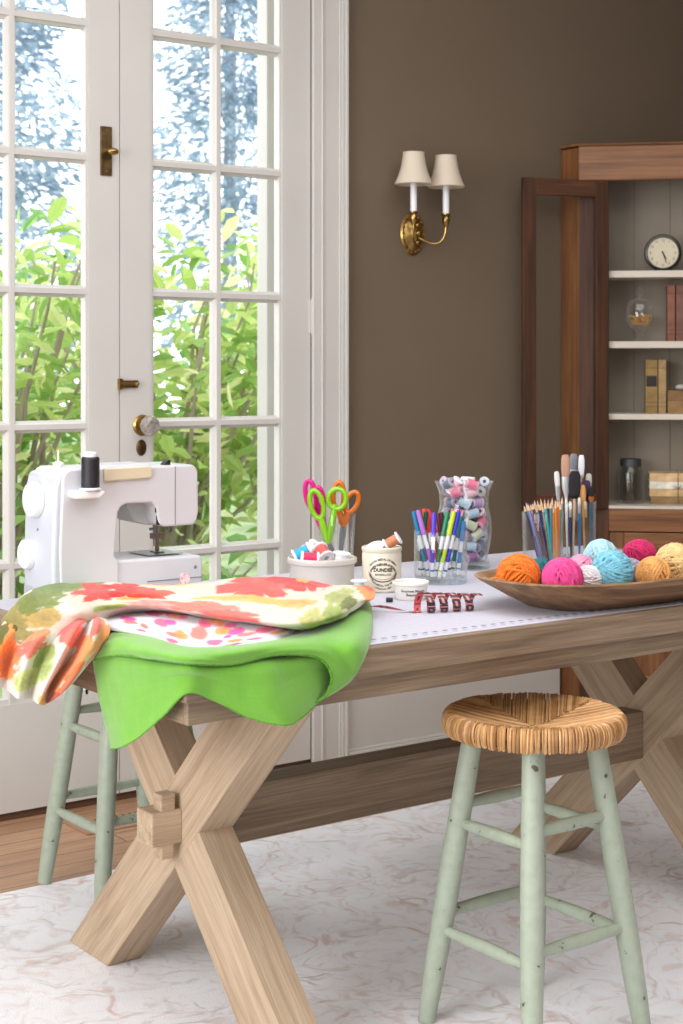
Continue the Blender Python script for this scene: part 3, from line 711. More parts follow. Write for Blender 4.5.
cloth('hanging_corner', 'floral_drop', 260, 120, make_painter(c(222, 215, 206), db, .08, 24, .35), M_linen, fl, .002, .0018, 14, 21)
# small pale care label stitched to the top fold
MB().box(-.010, .010, -.001, .001, -.018, .012).build('care_label', mat('grey_pink_label', c(190, 160, 165), .7, var=.3, vscale=150), fl, loc=(.292, .508, .829), rot=(R(-22), 0, R(-30)), smooth=False)

# ------------------------------------------------------------------ sewing machine
M_mach = mat('machine_shell', c(206, 206, 212), .3, var=.008, vscale=3)
M_mach2 = mat('machine_shell_light', c(198, 202, 213), .3, var=.006, vscale=3)
sm = thing('sewing_machine', 'white sewing machine with beige handle standing behind the folded cloths', 'sewing machine', (.075, .625, TS))
W, D = .315, .165
# C shaped body, profile in (x,z), extruded in depth
body = [(.004, .0), (.0, .13), (.006, .272), (.012, .284), (.022, .290), (.305, .288), (.312, .284), (.318, .275), (.320, .19), (.316, .172), (.308, .162), (.238, .162), (.226, .168), (.222, .178), (.218, .205), (.208, .214), (.148, .214), (.136, .208), (.130, .198), (.122, .112), (.124, .104), (.132, .1), (.132, .0)]
# a taller arm: the column leans back slightly at the left end
def lean(mb):
    return mb
bm_ = MB().prism(body, 0, D)
vsn = []
for (x, y, z) in bm_.v:
    f = 1 - .16*max(0, z-.02)/.27          # body narrows upward
    yy = (y)*f if y > .01 else y
    if x < .03: x = x + 0.0
    vsn.append((x, yy, z))
bm_.v = vsn
bd_ = bm_.build('body', M_mach, sm, smooth=True, bevel=.008, seg=4, angle=30)
MB().prism([(.120, .0), (.332, .0), (.334, .085), (.330, .096), (.120, .1)], .006, D*.92).build('free_arm_base', mat('machine_base', c(206, 206, 214), .32, var=.01), sm, smooth=True, bevel=.006, seg=3)
MB().box(.2, .331, .0045, .0062, .05, .0513).sphere(.315, .006, .072, .004, 10, 6, sy=.4).build('base_seam', mat('seam_grey', c(120, 120, 128), .5), sm, smooth=False)
# end cap facing left with dials
MB().prism([(-.010, .0), (-.014, .1), (-.009, .25), (-.002, .278), (.012, .283), (.014, .0)], .004, D*.86).build('end_cap', M_mach2, sm, smooth=True, bevel=.008, seg=3)
My = lambda x, y, z: Matrix.Translation((x, y, z)) @ Matrix.Rotation(R(-90), 4, 'Y')
MB().lathe([(0, 0), (.033, 0), (.036, .004), (.036, .012), (.033, .020), (.028, .022), (0, .021)], 36, My(-.008, .082, .225)).build('hand_wheel', M_flange, sm)
MB().lathe([(0, 0), (.030, 0), (.031, .003), (.029, .014), (.025, .017), (0, .016)], 32, My(-.012, .112, .112)).build('pattern_dial', M_flange, sm)
MB().box(-.0150, -.0120, .050, .060, .030, .045).build('socket', M_black, sm, smooth=False)
MB().box(-.0150, -.0120, .035, .060, .004, .010).build('power_switch', M_black, sm, smooth=False)
MB().sphere(-.012, .075, .165, .003, 8, 6).build('screw', M_steel, sm)
gr_ = MB()
for i in range(7): gr_.box(-.0152, -.0130, .098+i*.0055, .101+i*.0055, .010, .048)
gr_.build('vent_grille', mat('grille_grey', c(185, 186, 194), .5), sm, smooth=False)
# carrying handle, folded flat
MB().prism([(.095, .262), (.205, .264), (.207, .283), (.203, .290), (.095, .289)], -.006, .05).build('handle', mat('beige_plastic', c(214, 202, 176), .4, var=.01), sm, smooth=True, bevel=.003)
MB().prism([(.095, .280), (.212, .282), (.210, .294), (.095, .293)], .010, .10).build('top_cover', M_mach2, sm, smooth=True, bevel=.004)
# faceplate seam
MB().box(.262, .2632, -.001, .0006, .165, .286).build('faceplate_seam', _m['seam_grey'], sm, smooth=False)
MB().prism([(.246, .278), (.256, .272), (.262, .278), (.264, .298), (.258, .299), (.250, .290)], .02, .04).build('tension_lever', M_black, sm, smooth=False, bevel=.001)
# head underside slope, needle and presser foot
MB().prism([(.170, .216), (.236, .216), (.236, .160), (.196, .170), (.186, .184)], .05, .13).build('bobbin_cover', mat('machine_grey', c(190, 198, 204), .35, var=.01), sm, smooth=True, bevel=.004)
MB().box(.218, .223, .003, .006, .192, .202).box(.221, .228, .003, .006, .166, .188).build('slot', M_black, sm, smooth=False)
nd = MB().cyl((.254, .07, .165), (.254, .07, .115), .004, n=10).cyl((.262, .07, .165), (.262, .07, .108), .0025, n=8)
nd.box(.246, .270, .062, .078, .130, .142).box(.250, .268, .055, .085, .100, .1035).box(.256, .262, .066, .074, .104, .13).cyl((.244, .06, .152), (.236, .06, .152), .003, n=8).box(.285, .291, .06, .066, .143, .165).box(.276, .280, .06, .066, .148, .165)
nd.build('presser_foot', M_steel, sm)
MB().box(.215, .300, .03, .12, .0998, .1012).build('needle_plate', M_steel, sm, smooth=False, bevel=.0005)
# spool platform on the back of the column
MB().prism([(.022, .231), (.074, .231), (.084, .238), (.086, .246), (.020, .247), (.016, .240)], -.030, .004).build('spool_tray', M_flange, sm, smooth=True, bevel=.004, seg=3)
MB().lathe([(0, .290), (.010, .290), (.012, .296), (.006, .299), (.0018, .300), (.0014, .322), (0, .323)], 14, Matrix.Translation((.045, .10, 0))).build('spool_pin', M_flange, sm)
mk = MB()
for (x, z, w) in ((.055, .050, .022), (.05, .044, .03), (.066, .038, .018)): mk.box(x, x+w, -.0012, .0004, z, z+.0022)
mk.tube([(.047+.0055*math.cos(a*PI/8), -.0008, .036+.0055*math.sin(a*PI/8)) for a in range(16)], .0011, 4, closed=True)
mk.build('printed_mark', mat('faded_ink', c(86, 84, 90), .6), sm, smooth=False)
# black cone of thread on the tray
def spool_parts(t, rf, rt, h, tm, fm=None, core=True):
    fm = fm or M_flange
    e = h*.13
    fl_ = MB().lathe([(rf*.35, 0), (rf*.92, 0), (rf, e*.3), (rf, e*.8), (rt*.8, e*1.3), (rt*.8, h-e*1.3), (rf, h-e*.8), (rf, h-e*.3), (rf*.92, h), (rf*.35, h), (rf*.3, h-e), (rf*.3, e), (rf*.35, 0)], 22)
    fl_.build('bobbin', fm, t)
    th = [(rt*.75, e)]; n = 14
    for i in range(n+1):
        z = e+(h-2*e)*i/n; th.append((rt*(1.0 if i % 2 else .965), z))
    th.append((rt*.75, h-e))
    MB().lathe(th, 22).build('thread', tm, t)
bs = thing('thread_cone', 'black sewing thread spool standing on the sewing machine tray', 'thread', (.075+.058, .625-.018, TS+.2478))
MB().lathe([(0, 0), (.021, 0), (.022, .003), (.014, .006), (0, .006)], 26).build('bobbin_foot', M_flange, bs)
th = [(0, .006)]
for i in range(23): th.append((.0185 if i % 2 else .0179, .006+.057*i/22))
th += [(.016, .066), (0, .066)]
MB().lathe(th, 26).build('thread', mat('black_thread', c(28, 28, 36), .45, bump=.3, bscale=300), bs)
MB().lathe([(.012, .066), (.0125, .066), (.0125, .073), (.010, .076), (0, .076)], 20).build('bobbin_cap', M_flange, bs)
# ------------------------------------------------------------------ thread spools, kind by colour
def thread_mat(nm, col): return mat('thread_'+nm, col, .45, var=.05, vscale=60, bump=.3, bscale=400, Sheen_Weight=.2)
def facing(th): return th
CR = CAMROT
cx_, sx_ = math.cos(CR), math.sin(CR)
def loc(origin, x, y, z=0):
    """point given in the frame turned like the stools: x to the right, y away"""
    return (origin[0]+x*cx_-y*sx_, origin[1]+x*sx_+y*cx_, origin[2]+z)
def spool(label, nm, col, rf, rt, h, pos, rot, fm=None, group=None):
    t = thing('thread_spool', label, 'thread spool', pos, group=group, rot=rot)
    spool_parts(t, rf, rt, h, thread_mat(nm, col), fm)
    return t
def axis_rot(dx, dy, dz):
    """euler turning +z to a direction given in the turned frame"""
    d = Vector((dx*cx_-dy*sx_, dx*sx_+dy*cx_, dz)).normalized()
    return Vector((0, 0, 1)).rotation_difference(d).to_euler()

M_stone = mat('glazed_stoneware', c(206, 198, 192), .25, var=.03, vscale=14)
CRK = (.707, .617, TS)
ck = thing('stoneware_crock', 'low grey stoneware crock filled with coloured thread spools', 'crock', CRK)
MB().lathe([(0, 0), (.066, 0), (.071, .006), (.072, .054), (.073, .058), (.0775, .061), (.0785, .066), (.0775, .071), (.073, .073), (.069, .071), (.067, .066), (.067, .046), (0, .046)], 56).build('bowl', M_stone, ck)
MB().lathe([(.0725, .0), (.073, .0), (.0735, .004), (.0725, .006)], 56).build('foot_ring', M_stone, ck)
Zc = .0465
def crk(x, y, z): return loc((CRK[0], CRK[1], TS), x, y, z)
spool('blue and white thread spool on the left side of the stoneware crock', 'blue', c(36, 160, 200), .018, .0145, .042, crk(-.062, -.012, .072), axis_rot(.85, .1, .42))
spool('hot pink thread spool lying at the front of the stoneware crock', 'hotpink', c(226, 22, 84), .0165, .014, .040, crk(-.046, -.040, .074), axis_rot(1, .1, -.08))
spool('grey-black thread spool leaning at the back of the stoneware crock', 'charcoal', c(70, 76, 80), .019, .0145, .030, crk(-.034, .014, .080), axis_rot(.55, -.4, .45))
spool('coral red thread spool with its blue end forward in the crock', 'coral', c(206, 88, 80), .019, .0158, .040, crk(-.006, -.006, .092), axis_rot(.35, -.62, -.40))
spool('white empty bobbin lying flat at the right of the stoneware crock', 'white', c(232, 232, 236), .020, .018, .018, crk(.042, -.014, .066), axis_rot(.12, -.12, 1))
spool('buried olive thread spool lying deep in the stoneware crock', 'olive', c(120, 120, 60), .0145, .0115, .034, crk(.005, .044, .061), axis_rot(1, .3, 0))
# ------------------------------------------------------------------ scissors in a tumbler
TUM = (.905, .835, TS)
tb = thing('glass_tumbler', 'clear glass tumbler holding three scissors behind the stoneware crock', 'glass', TUM)
MB().lathe([(0, 0), (.036, 0), (.038, .004), (.0455, .138), (.0450, .140), (.0435, .138), (.0365, .012), (0, .010)], 40).build('cup', M_jar, tb)
def scissors(label, colr, pivot, loops, tip, y, nm, tilt=0):
    """loops: (x, z, rx, rz, lean) handle rings; pivot and tip as (x, z) in the turned frame at TUM"""
    t = thing('scissors', label, 'scissors', loc(TUM, 0, 0, 0), CR)
    hm = mat('handle_'+nm, colr, .3, var=.03)
    pv = Vector((pivot[0], y, pivot[1]))
    for (x, z, rx, rz, lean) in loops:
        h = MB(); ring = []
        for k in range(26):
            a = 2*PI*k/26; px = rx*math.cos(a); pz = rz*math.sin(a); l = R(lean)
            ring.append((x+px*math.cos(l)-pz*math.sin(l), y, z+px*math.sin(l)+pz*math.cos(l)))
        h.tube(ring, .0062, 8, closed=True, flat=1.5)
        low = min(ring, key=lambda q: (Vector(q)-pv).length)
        a = Vector(low); h.tube([a+(a-pv)*.12, a.lerp(pv, .35), a.lerp(pv, .7), pv], [.007, .0085, .009, .006], 8, flat=1.2)
        h.build('handle', hm, t)
    tp = Vector((tip[0], y, tip[1])); d = (tp-pv).normalized(); s = Vector((d.z, 0, -d.x))
    for k in (1, -1):
        b = MB(); w = .008
        a0 = pv - d*.012
        poly = [a0+s*w*k*.9, a0-s*w*k*.3, tp, tp+s*.002*k, pv+d*.02+s*w*k]
        vs = [tuple(q+Vector((0, .0006*k-.0007, 0))) for q in poly]+[tuple(q+Vector((0, .0006*k+.0007, 0))) for q in poly]
        n = len(poly); b.add(vs, [tuple(range(n)), tuple(range(2*n-1, n-1, -1))]+[(i, n+i, n+(i+1) % n, (i+1) % n) for i in range(n)])
        b.build('blade', M_steel, t, smooth=False)
    MB().lathe([(0, -.004), (.003, -.004), (.003, .004), (0, .004)], 12, Matrix.Translation(pv+d*.004) @ rot_x90()).build('pivot_screw', M_steel, t)
    return t
scissors('lime green handled scissors leaning left in the glass tumbler', c(142, 204, 30), (-.020, .072), [(-.048, .165, .015, .034, 14), (.001, .178, .021, .024, -10)], (.004, .016), -.026, 'lime')
scissors('hot pink handled scissors behind the green pair in the tumbler', c(232, 24, 140), (-.030, .094), [(-.063, .186, .012, .034, 10), (-.042, .178, .009, .026, 10)], (.000, .016), .004, 'pink')
scissors('orange handled scissors on the right side of the glass tumbler', c(224, 116, 30), (.016, .108), [(.004, .180, .013, .034, -2), (.036, .166, .014, .026, -24)], (.006, .016), .022, 'orange')
# ------------------------------------------------------------------ marmalade jar, tub, loose spool, tape
DJ = (.804, .526, TS)
dj = thing('marmalade_jar', 'cream stoneware jar printed with a dark wreath, DUNDEE in its middle', 'jar', DJ, CR)
M_cream = mat('cream_stoneware', c(220, 210, 192), .3, var=.04, vscale=20)
MB().lathe([(0, 0), (.040, 0), (.0435, .004), (.0435, .082), (.042, .086), (.0445, .090), (.0445, .096), (.042, .098), (.038, .096), (.038, .084), (0, .084)], 48).build('body', M_cream, dj)
ink = mat('black_ink', c(52, 48, 48), .5)
tx = MB(); rj = .0437; z0 = .045; x0 = .002
wrap_text(tx, 'DUNDEE', .0108, rj, x0, z0+.005, bold=.0005)
wrap_text(tx, 'MARMALADE', .0062, rj, x0, z0-.005, bold=.0001)
wrap_text(tx, 'JAMES KEILLER & SONS', .0068, rj, x0, z0-.016, arc=(.034, 1), bold=.0003)
wrap_text(tx, 'GRAND MEDAL OF MERIT', .0062, rj, x0, z0-.010, arc=(.0385, 1), bold=.0002)
wrap_text(tx, 'ONLY PRIZE MEDAL FOR MARMALADE', .0056, rj, x0, z0+.004, arc=(.033, -1), bold=.0002)
wrap_text(tx, 'LONDON 1862', .0056, rj, x0, z0-.002, arc=(.0345, -1), bold=.0002)
for rx, rz in ((.029, .0165),):
    tx.tube([((rj)*math.cos(-PI/2+(x0+rx*math.cos(a*PI/20))/rj), (rj)*math.sin(-PI/2+(x0+rx*math.cos(a*PI/20))/rj), z0+.001+rz*math.sin(a*PI/20)) for a in range(40)], .0004, 4, closed=True)
for k in range(44):   # laurel sprigs
    a = PI*1.08+k/43*PI*.84; rx, rz = .0315, .0215
    x = x0+rx*math.cos(a); z = z0+.001+rz*math.sin(a); w = .0022
    q = [(x-w, z), (x, z+w*.7), (x+w, z+w*.3), (x, z-w*.6)]
    tx.add([(rj*1.002*math.cos(-PI/2+p/rj), rj*1.002*math.sin(-PI/2+p/rj), h) for p, h in q], [(0, 1, 2, 3)])
tx.build('printed_label', ink, dj, smooth=False)
spool('white empty bobbin tilted on top of the marmalade jar', 'lilacwhite', c(206, 200, 216), .022, .019, .014, loc(DJ, -.012, -.004, .0865), axis_rot(-.35, -.45, 1))
spool('copper coloured thread spool leaning on top of the marmalade jar', 'copper', c(190, 122, 84), .0150, .0115, .036, loc(DJ, .008, .0, .099), axis_rot(.9, -.1, .55))
TB = (.779, .392, TS)
tub = thing('ceramic_tub', 'small white ceramic tub with blackletter print in front of jar', 'tub', TB, CR)
M_cer = mat('white_ceramic', c(232, 228, 220), .25, var=.01)
MB().lathe([(0, 0), (.031, 0), (.033, .003), (.0365, .030), (.0395, .032), (.040, .036), (.0385, .038), (.0355, .036), (.0315, .006), (0, .005)], 44).build('bowl', M_cer, tub)
tt2 = MB(); wrap_text(tt2, 'Gourmet Mousse', .0078, .0358, .004, .0205, bold=.0002); wrap_text(tt2, 'Beaucaire', .0078, .0350, .004, .0125, bold=.0002)
tt2.build('printed_label', mat('grey_ink', c(84, 84, 96), .5), tub, smooth=False)
spool('white bobbin standing upright beside the orange cloth corner', 'whiteb', c(226, 228, 240), .0185, .0115, .033, (.722, .500, TS), (0, 0, .3))
bc = thing('black_cap', 'tiny black pen cap lying on the mat before the jar', 'cap', (.705, .382, TS+.0052), rot=(0, R(90), R(-30)))
MB().lathe([(0, 0), (.0048, 0), (.005, .002), (.0045, .014), (0, .0145)], 14).build('cap', M_black, bc)
# measuring tape: curling ribbon
tp = thing('measuring_tape', 'pink measuring tape curled in loops on the mat', 'measuring tape', (0, 0, 0))
def tape_mat():
    m, nt, out = base('tape_print')
    p = N(nt, 'ShaderNodeBsdfPrincipled'); p.inputs['Roughness'].default_value = .35
    g = N(nt, 'ShaderNodeNewGeometry'); a = N(nt, 'ShaderNodeAttribute', attribute_name='dye'); b = N(nt, 'ShaderNodeAttribute', attribute_name='dye_back')
    mx = N(nt, 'ShaderNodeMix', data_type='RGBA'); nt.links.new(g.outputs['Backfacing'], mx.inputs[0]); nt.links.new(a.outputs['Color'], mx.inputs[6]); nt.links.new(b.outputs['Color'], mx.inputs[7])
    nt.links.new(mx.outputs[2], p.inputs['Base Color']); nt.links.new(p.outputs[0], out.inputs[0]); return m
def ribbon(name, pts, wv, parent, n_across=5):
    vs = []; front = []; back = []; m = len(pts); L = 0
    for i in range(m):
        if i: L += (Vector(pts[i])-Vector(pts[i-1])).length
        for k in range(n_across):
            f = k/(n_across-1)-.5
            vs.append(tuple(Vector(pts[i])+Vector(wv[i])*f))
            inch = (L % .0254) < .0022; small = (L % .0064) < .0012 and abs(f) > .3
            num = .008 < (L % .0254) < .018 and abs(f) < .15
            front.append(c(70, 26, 34) if (inch or small or num) else c(222, 106, 112))
            back.append(c(222, 150, 150) if (inch or small or num) else c(56, 26, 34))
    fs = [(i*n_across+k, i*n_across+k+1, (i+1)*n_across+k+1, (i+1)*n_across+k) for i in range(m-1) for k in range(n_across-1)]
    me = bpy.data.meshes.new(name); me.from_pydata(vs, [], fs)
    for nm, dat in (('dye', front), ('dye_back', back)):
        at = me.color_attributes.new(nm, 'FLOAT_COLOR', 'POINT'); fl2 = []
        for q in dat: fl2 += list(q)
        at.data.foreach_set('color', fl2)
    me.polygons.foreach_set('use_smooth', [True]*len(me.polygons)); me.materials.append(M_tape)
    o = bpy.data.objects.new(name, me); COL.objects.link(o); o.parent = parent
    return o
M_tape = tape_mat()
A = Vector((.670, .232, 0)); B = Vector((.790, .190, 0)); ax = (B-A).normalized(); pr = Vector((-ax.y, ax.x, 0))
pts = []; wv = []; turns = 4.6; m = 300
for i in range(m):
    f = i/(m-1); th = 2*PI*turns*f - PI/2
    rr = .0205 - .004*f
    cpos = A.lerp(B, f)
    pts.append(tuple(cpos + pr*math.cos(th)*rr + Vector((0, 0, TS+.0215-.004*f+math.sin(th)*rr))))
    wv.append(tuple((ax*.9+pr*.25*math.cos(th+1)).normalized()*.017))
ribbon('curled_tape', pts, wv, tp)
pts = []; wv = []
for i in range(30):
    f = i/29; q = Vector((.560, .335, 0)).lerp(Vector((.670, .232, 0)), f)
    pts.append((q.x, q.y+.012*math.sin(f*PI), TS+.0015+.009*math.sin(f*PI)**2)); wv.append((.006, .006, .009*math.cos(f*5)+.002))
ribbon('straight_tape', pts, wv, tp)
tp_end = thing('tape_reel', 'burgundy tape end peeking from under the green cloth', 'tape', (.655, .415, TS), CR)
MB().box(-.010, .010, -.008, .008, 0, .017).build('block', mat('burgundy', c(96, 34, 48), .5), tp_end, smooth=False, bevel=.003)
# ------------------------------------------------------------------ markers
MG = (.997, .556, TS)
mg = thing('marker_glass', 'straight clear glass full of felt-tip markers beside the tub', 'glass', MG, CR)
MB().lathe([(0, 0), (.059, 0), (.061, .003), (.061, .118), (.0600, .1195), (.0588, .118), (.0588, .014), (0, .013)], 56).build('cup', M_jar, mg)
MB().lathe([(0, .0005), (.058, .0005), (.058, .012), (0, .0125)], 48).build('thick_base', M_thick, mg)
def marker(label, colr, nm, x0, x1, y0, y1, ztop):
    p0 = Vector(loc(MG, x0, y0, .0165)); 
    # fixed length, top found from the lean
    h = ztop
    p1 = Vector(loc(MG, x1, y1, h)); d = (p1-p0); L = d.length
    t = thing('felt_tip_marker', label, 'marker', tuple(p0), rot=Vector((0, 0, 1)).rotation_difference(d.normalized()).to_euler())
    Lc = L*.36
    cm = mat('cap_'+nm, colr, .3, var=.02)
    MB().lathe([(0, 0), (.0040, 0), (.0046, .003), (.0046, L-Lc)], 14).build('barrel', M_flange, t)
    MB().lathe([(.0046, L-Lc-.002), (.0058, L-Lc-.002), (.0056, L-.008), (.0048, L-.001), (0, L)], 14).build('cap', cm, t)
    MB().lathe([(.00465, L*.22), (.0048, L*.22), (.0048, L*.42), (.00465, L*.42)], 14).build('colour_label', cm, t)
    MB().lathe([(.00465, .012), (.0048, .012), (.0048, .016), (.00465, .016)], 14).build('colour_band', cm, t)
s_ = .00229
mk_ = [('teal blue', c(30,120,170), 413, 428, -.020, .164), ('navy', c(36,44,110), 415, 425, -.005, .150), ('lavender', c(176,112,196), 417, 434, -.034, .168),
       ('orange red', c(238,80,50), 424, 440, .03, .166), ('forest green', c(20,84,58), 426, 419, -.010, .163), ('violet', c(84,66,200), 433, 431, -.040, .162),
       ('maroon', c(104,34,62), 438, 446, .012, .158), ('dark brown', c(74,36,40), 441, 450, -.004, .160), ('emerald', c(22,128,84), 447, 434, -.030, .163), ('lime', c(186,208,30), 453, 438, -.044, .166),
       ('royal blue', c(58,62,200), 458, 443, -.036, .167), ('pink red', c(230,64,98), 428, 452, .040, .164), ('teal green', c(20,120,120), 462, 452, .018, .150), ('sky blue', c(80,130,200), 464, 458, .004, .140)]
for nm, cl, xt, xb, yy, zt in mk_:
    xa = (xt-440.5)*s_; xb_ = (xb-440.5)*s_
    # keep inside the wall
    lim = math.sqrt(max(0, .0525**2-(yy*.9)**2)); xb_ = max(-lim, min(lim, xb_))
    marker('%s capped felt-tip marker standing in the marker glass' % nm, cl, nm.replace(' ', '_'), xb_, xa, yy*.9, yy*.9+(.004 if yy < 0 else -.004), zt)
# ------------------------------------------------------------------ tall vase of spools
VS = (1.205, .717, TS)
vs_ = thing('glass_vase', 'tall curved glass vase packed with pastel thread spools', 'vase', VS, CR)
MB().lathe([(0, 0), (.060, 0), (.064, .004), (.062, .014), (.058, .03), (.064, .06), (.069, .09), (.066, .125), (.0595, .155), (.062, .185), (.070, .207), (.0735, .212), (.0715, .212), (.0605, .185), (.0578, .155), (.064, .125), (.067, .09), (.062, .06), (.056, .03), (.054, .018), (0, .016)], 56).build('vase_body', M_jar, vs_)
MB().lathe([(0, .0005), (.058, .0005), (.0575, .014), (0, .0155)], 48).build('thick_base', M_thick, vs_)
cols = [('white', c(226,220,226)), ('pale pink', c(236,190,200)), ('lilac', c(190,160,206)), ('mauve', c(150,96,150)), ('powder blue', c(170,196,214)), ('rose', c(222,110,140)), ('plum', c(84,44,84)), ('sage', c(190,200,170)), ('cream', c(226,214,186)), ('slate', c(96,104,130))]
protos = {}
random.seed(12)
placed = []
def vase_r(z):
    for (za, ra), (zb, rb) in zip([(.018,.054),(.03,.056),(.06,.062),(.09,.067),(.125,.064),(.155,.0578),(.185,.0605),(.215,.072)], [(.03,.056),(.06,.062),(.09,.067),(.125,.064),(.155,.0578),(.185,.0605),(.215,.072),(.3,.072)]):
        if za <= z <= zb: return ra+(rb-ra)*(z-za)/(zb-za)
    return .055
hs, rs = .030, .0125
levels = [(.032, 7), (.058, 8), (.084, 8), (.110, 8), (.136, 7), (.162, 7), (.188, 7), (.208, 5)]
ki = 0
for li, (z, n) in enumerate(levels):
    R0 = vase_r(z)-.0205
    spots = [(R0, 2*PI*(k+.5*(li % 2))/n) for k in range(n)] + [(0, 0)]
    for rad, a in spots:
        nm, cl = cols[(ki*7+li*3+random.randint(0, 2)) % len(cols)]; ki += 1
        if li < 4 and random.random() < .45: nm, cl = random.choice([cols[3], cols[6], cols[4], cols[9]])
        x, y = rad*math.cos(a), rad*math.sin(a)
        el = random.uniform(-.5, .5); az = a+PI/2+random.uniform(-.35, .35)
        if rad == 0: az = random.uniform(0, 6)
        d = Vector((math.cos(az)*math.cos(el), math.sin(az)*math.cos(el), math.sin(el)))
        if nm not in protos:
            t = thing('thread_spool', '%s thread spool packed inside the tall glass vase' % nm, 'thread spool', group='%s spools in the tall vase' % nm)
            spool_parts(t, rs, rs*.92, hs, thread_mat(nm.replace(' ', '_'), cl), mat('flange_'+nm.replace(' ', '_'), tuple(.45*q+.38*w_ for q, w_ in zip(cl[:3], (.8, .72, .8)))+(1,), .3, var=.02)); protos[nm] = t
        else: t = copy_tree(protos[nm])
        t.rotation_mode = 'XYZ'; t.rotation_euler = Vector((0, 0, 1)).rotation_difference(d).to_euler()
        t.location = Vector((VS[0]+x, VS[1]+y, TS+z)) - d*hs/2
# the big white bobbin sticking out on top
spool('large white cone spool standing upright at the rim of the vase', 'rimwhite', c(226, 226, 228), .0175, .013, .060, loc(VS, .004, -.030, .165), axis_rot(.06, 0, 1))
spool('pale pink spool leaning over the rim of the vase', 'rimpink', c(232, 180, 190), .0155, .0115, .042, loc(VS, -.036, -.022, .185), axis_rot(.5, -.2, .75))
# ------------------------------------------------------------------ pencils
PG = (1.373, .616, TS)
pg = thing('pencil_glass', 'clear glass crowded with sharpened coloured pencils behind the yarn', 'glass', PG, CR)
MB().lathe([(0, 0), (.046, 0), (.048, .003), (.0515, .134), (.0508, .1355), (.0493, .134), (.046, .01), (0, .009)], 48).build('cup', M_jar, pg)
pc = [('violet', c(120,70,170)), ('periwinkle', c(130,140,200)), ('salmon', c(230,120,100)), ('charcoal', c(64,68,76)), ('brown', c(120,80,62)), ('bright blue', c(40,110,210)), ('navy', c(36,50,110)), ('olive', c(140,130,60)), ('hot pink', c(220,70,150)), ('dark red', c(130,36,52)), ('teal', c(40,130,140)), ('orange', c(240,130,40)), ('ochre', c(206,140,50)), ('red orange', c(232,92,36)), ('green', c(60,130,80)), ('grey', c(150,150,150)),
      ('black', c(40,40,44)), ('sky', c(90,160,220)), ('plum', c(110,50,100)), ('tan', c(196,160,116)), ('white', c(220,218,212)), ('yellow', c(232,200,70)), ('crimson', c(200,40,60)), ('mint', c(130,190,160))]
M_bare = mat('bare_cedar', c(222, 188, 148), .6)
random.seed(3)
pc = [p_ for i_, p_ in enumerate(pc)] + [('lavender', c(170,150,210)), ('rust', c(160,80,50)), ('cobalt', c(40,70,160)), ('forest', c(40,84,60)), ('peach', c(240,180,150)), ('turquoise', c(50,160,170))]
for i, (nm, cl) in enumerate(pc):
    front = i < 16 or i > 26
    f = (i+.5)/16 if i < 16 else ((i-16+.5)/11 if i < 27 else (.06, .3, .52)[i-27])
    xt = -.050+.099*f; xb = xt+(.040*(1-f)**1.0 if f < .6 else random.uniform(-.006, .006)); 
    yt = (-.030+random.uniform(-.008, .010)) if front else random.uniform(.005, .03)
    lim = math.sqrt(.0475**2-.03**2)
    for _ in range(1):
        k = math.hypot(xt, yt)
        if k > .0485: xt *= .0485/k; yt *= .0485/k
        yb = yt*.8; k = math.hypot(xb, yb)
        if k > .041: xb *= .041/k; yb *= .041/k
    L = .150+random.uniform(-.006, .008)
    if nm == 'grey': L = .165
    p0 = Vector(loc(PG, xb, yb, .0115)); p1 = Vector(loc(PG, xt, yt, .15)); d = (p1-p0).normalized()
    t = thing('coloured_pencil', '%s coloured pencil pointing up in the pencil glass' % nm, 'pencil', tuple(p0), rot=Vector((0, 0, 1)).rotation_difference(d).to_euler())
    MB().lathe([(0, 0), (.0036, 0), (.0036, L-.018)], 6).build('barrel', mat('pencil_'+nm.replace(' ', '_'), cl, .35), t, smooth=False)
    MB().lathe([(.0036, L-.018), (.0012, L-.005)], 8).build('sharpened_wood', M_bare, t)
    MB().lathe([(.0012, L-.005), (.0003, L), (0, L)], 6).build('lead', mat('lead_'+nm.replace(' ', '_'), cl, .5), t)
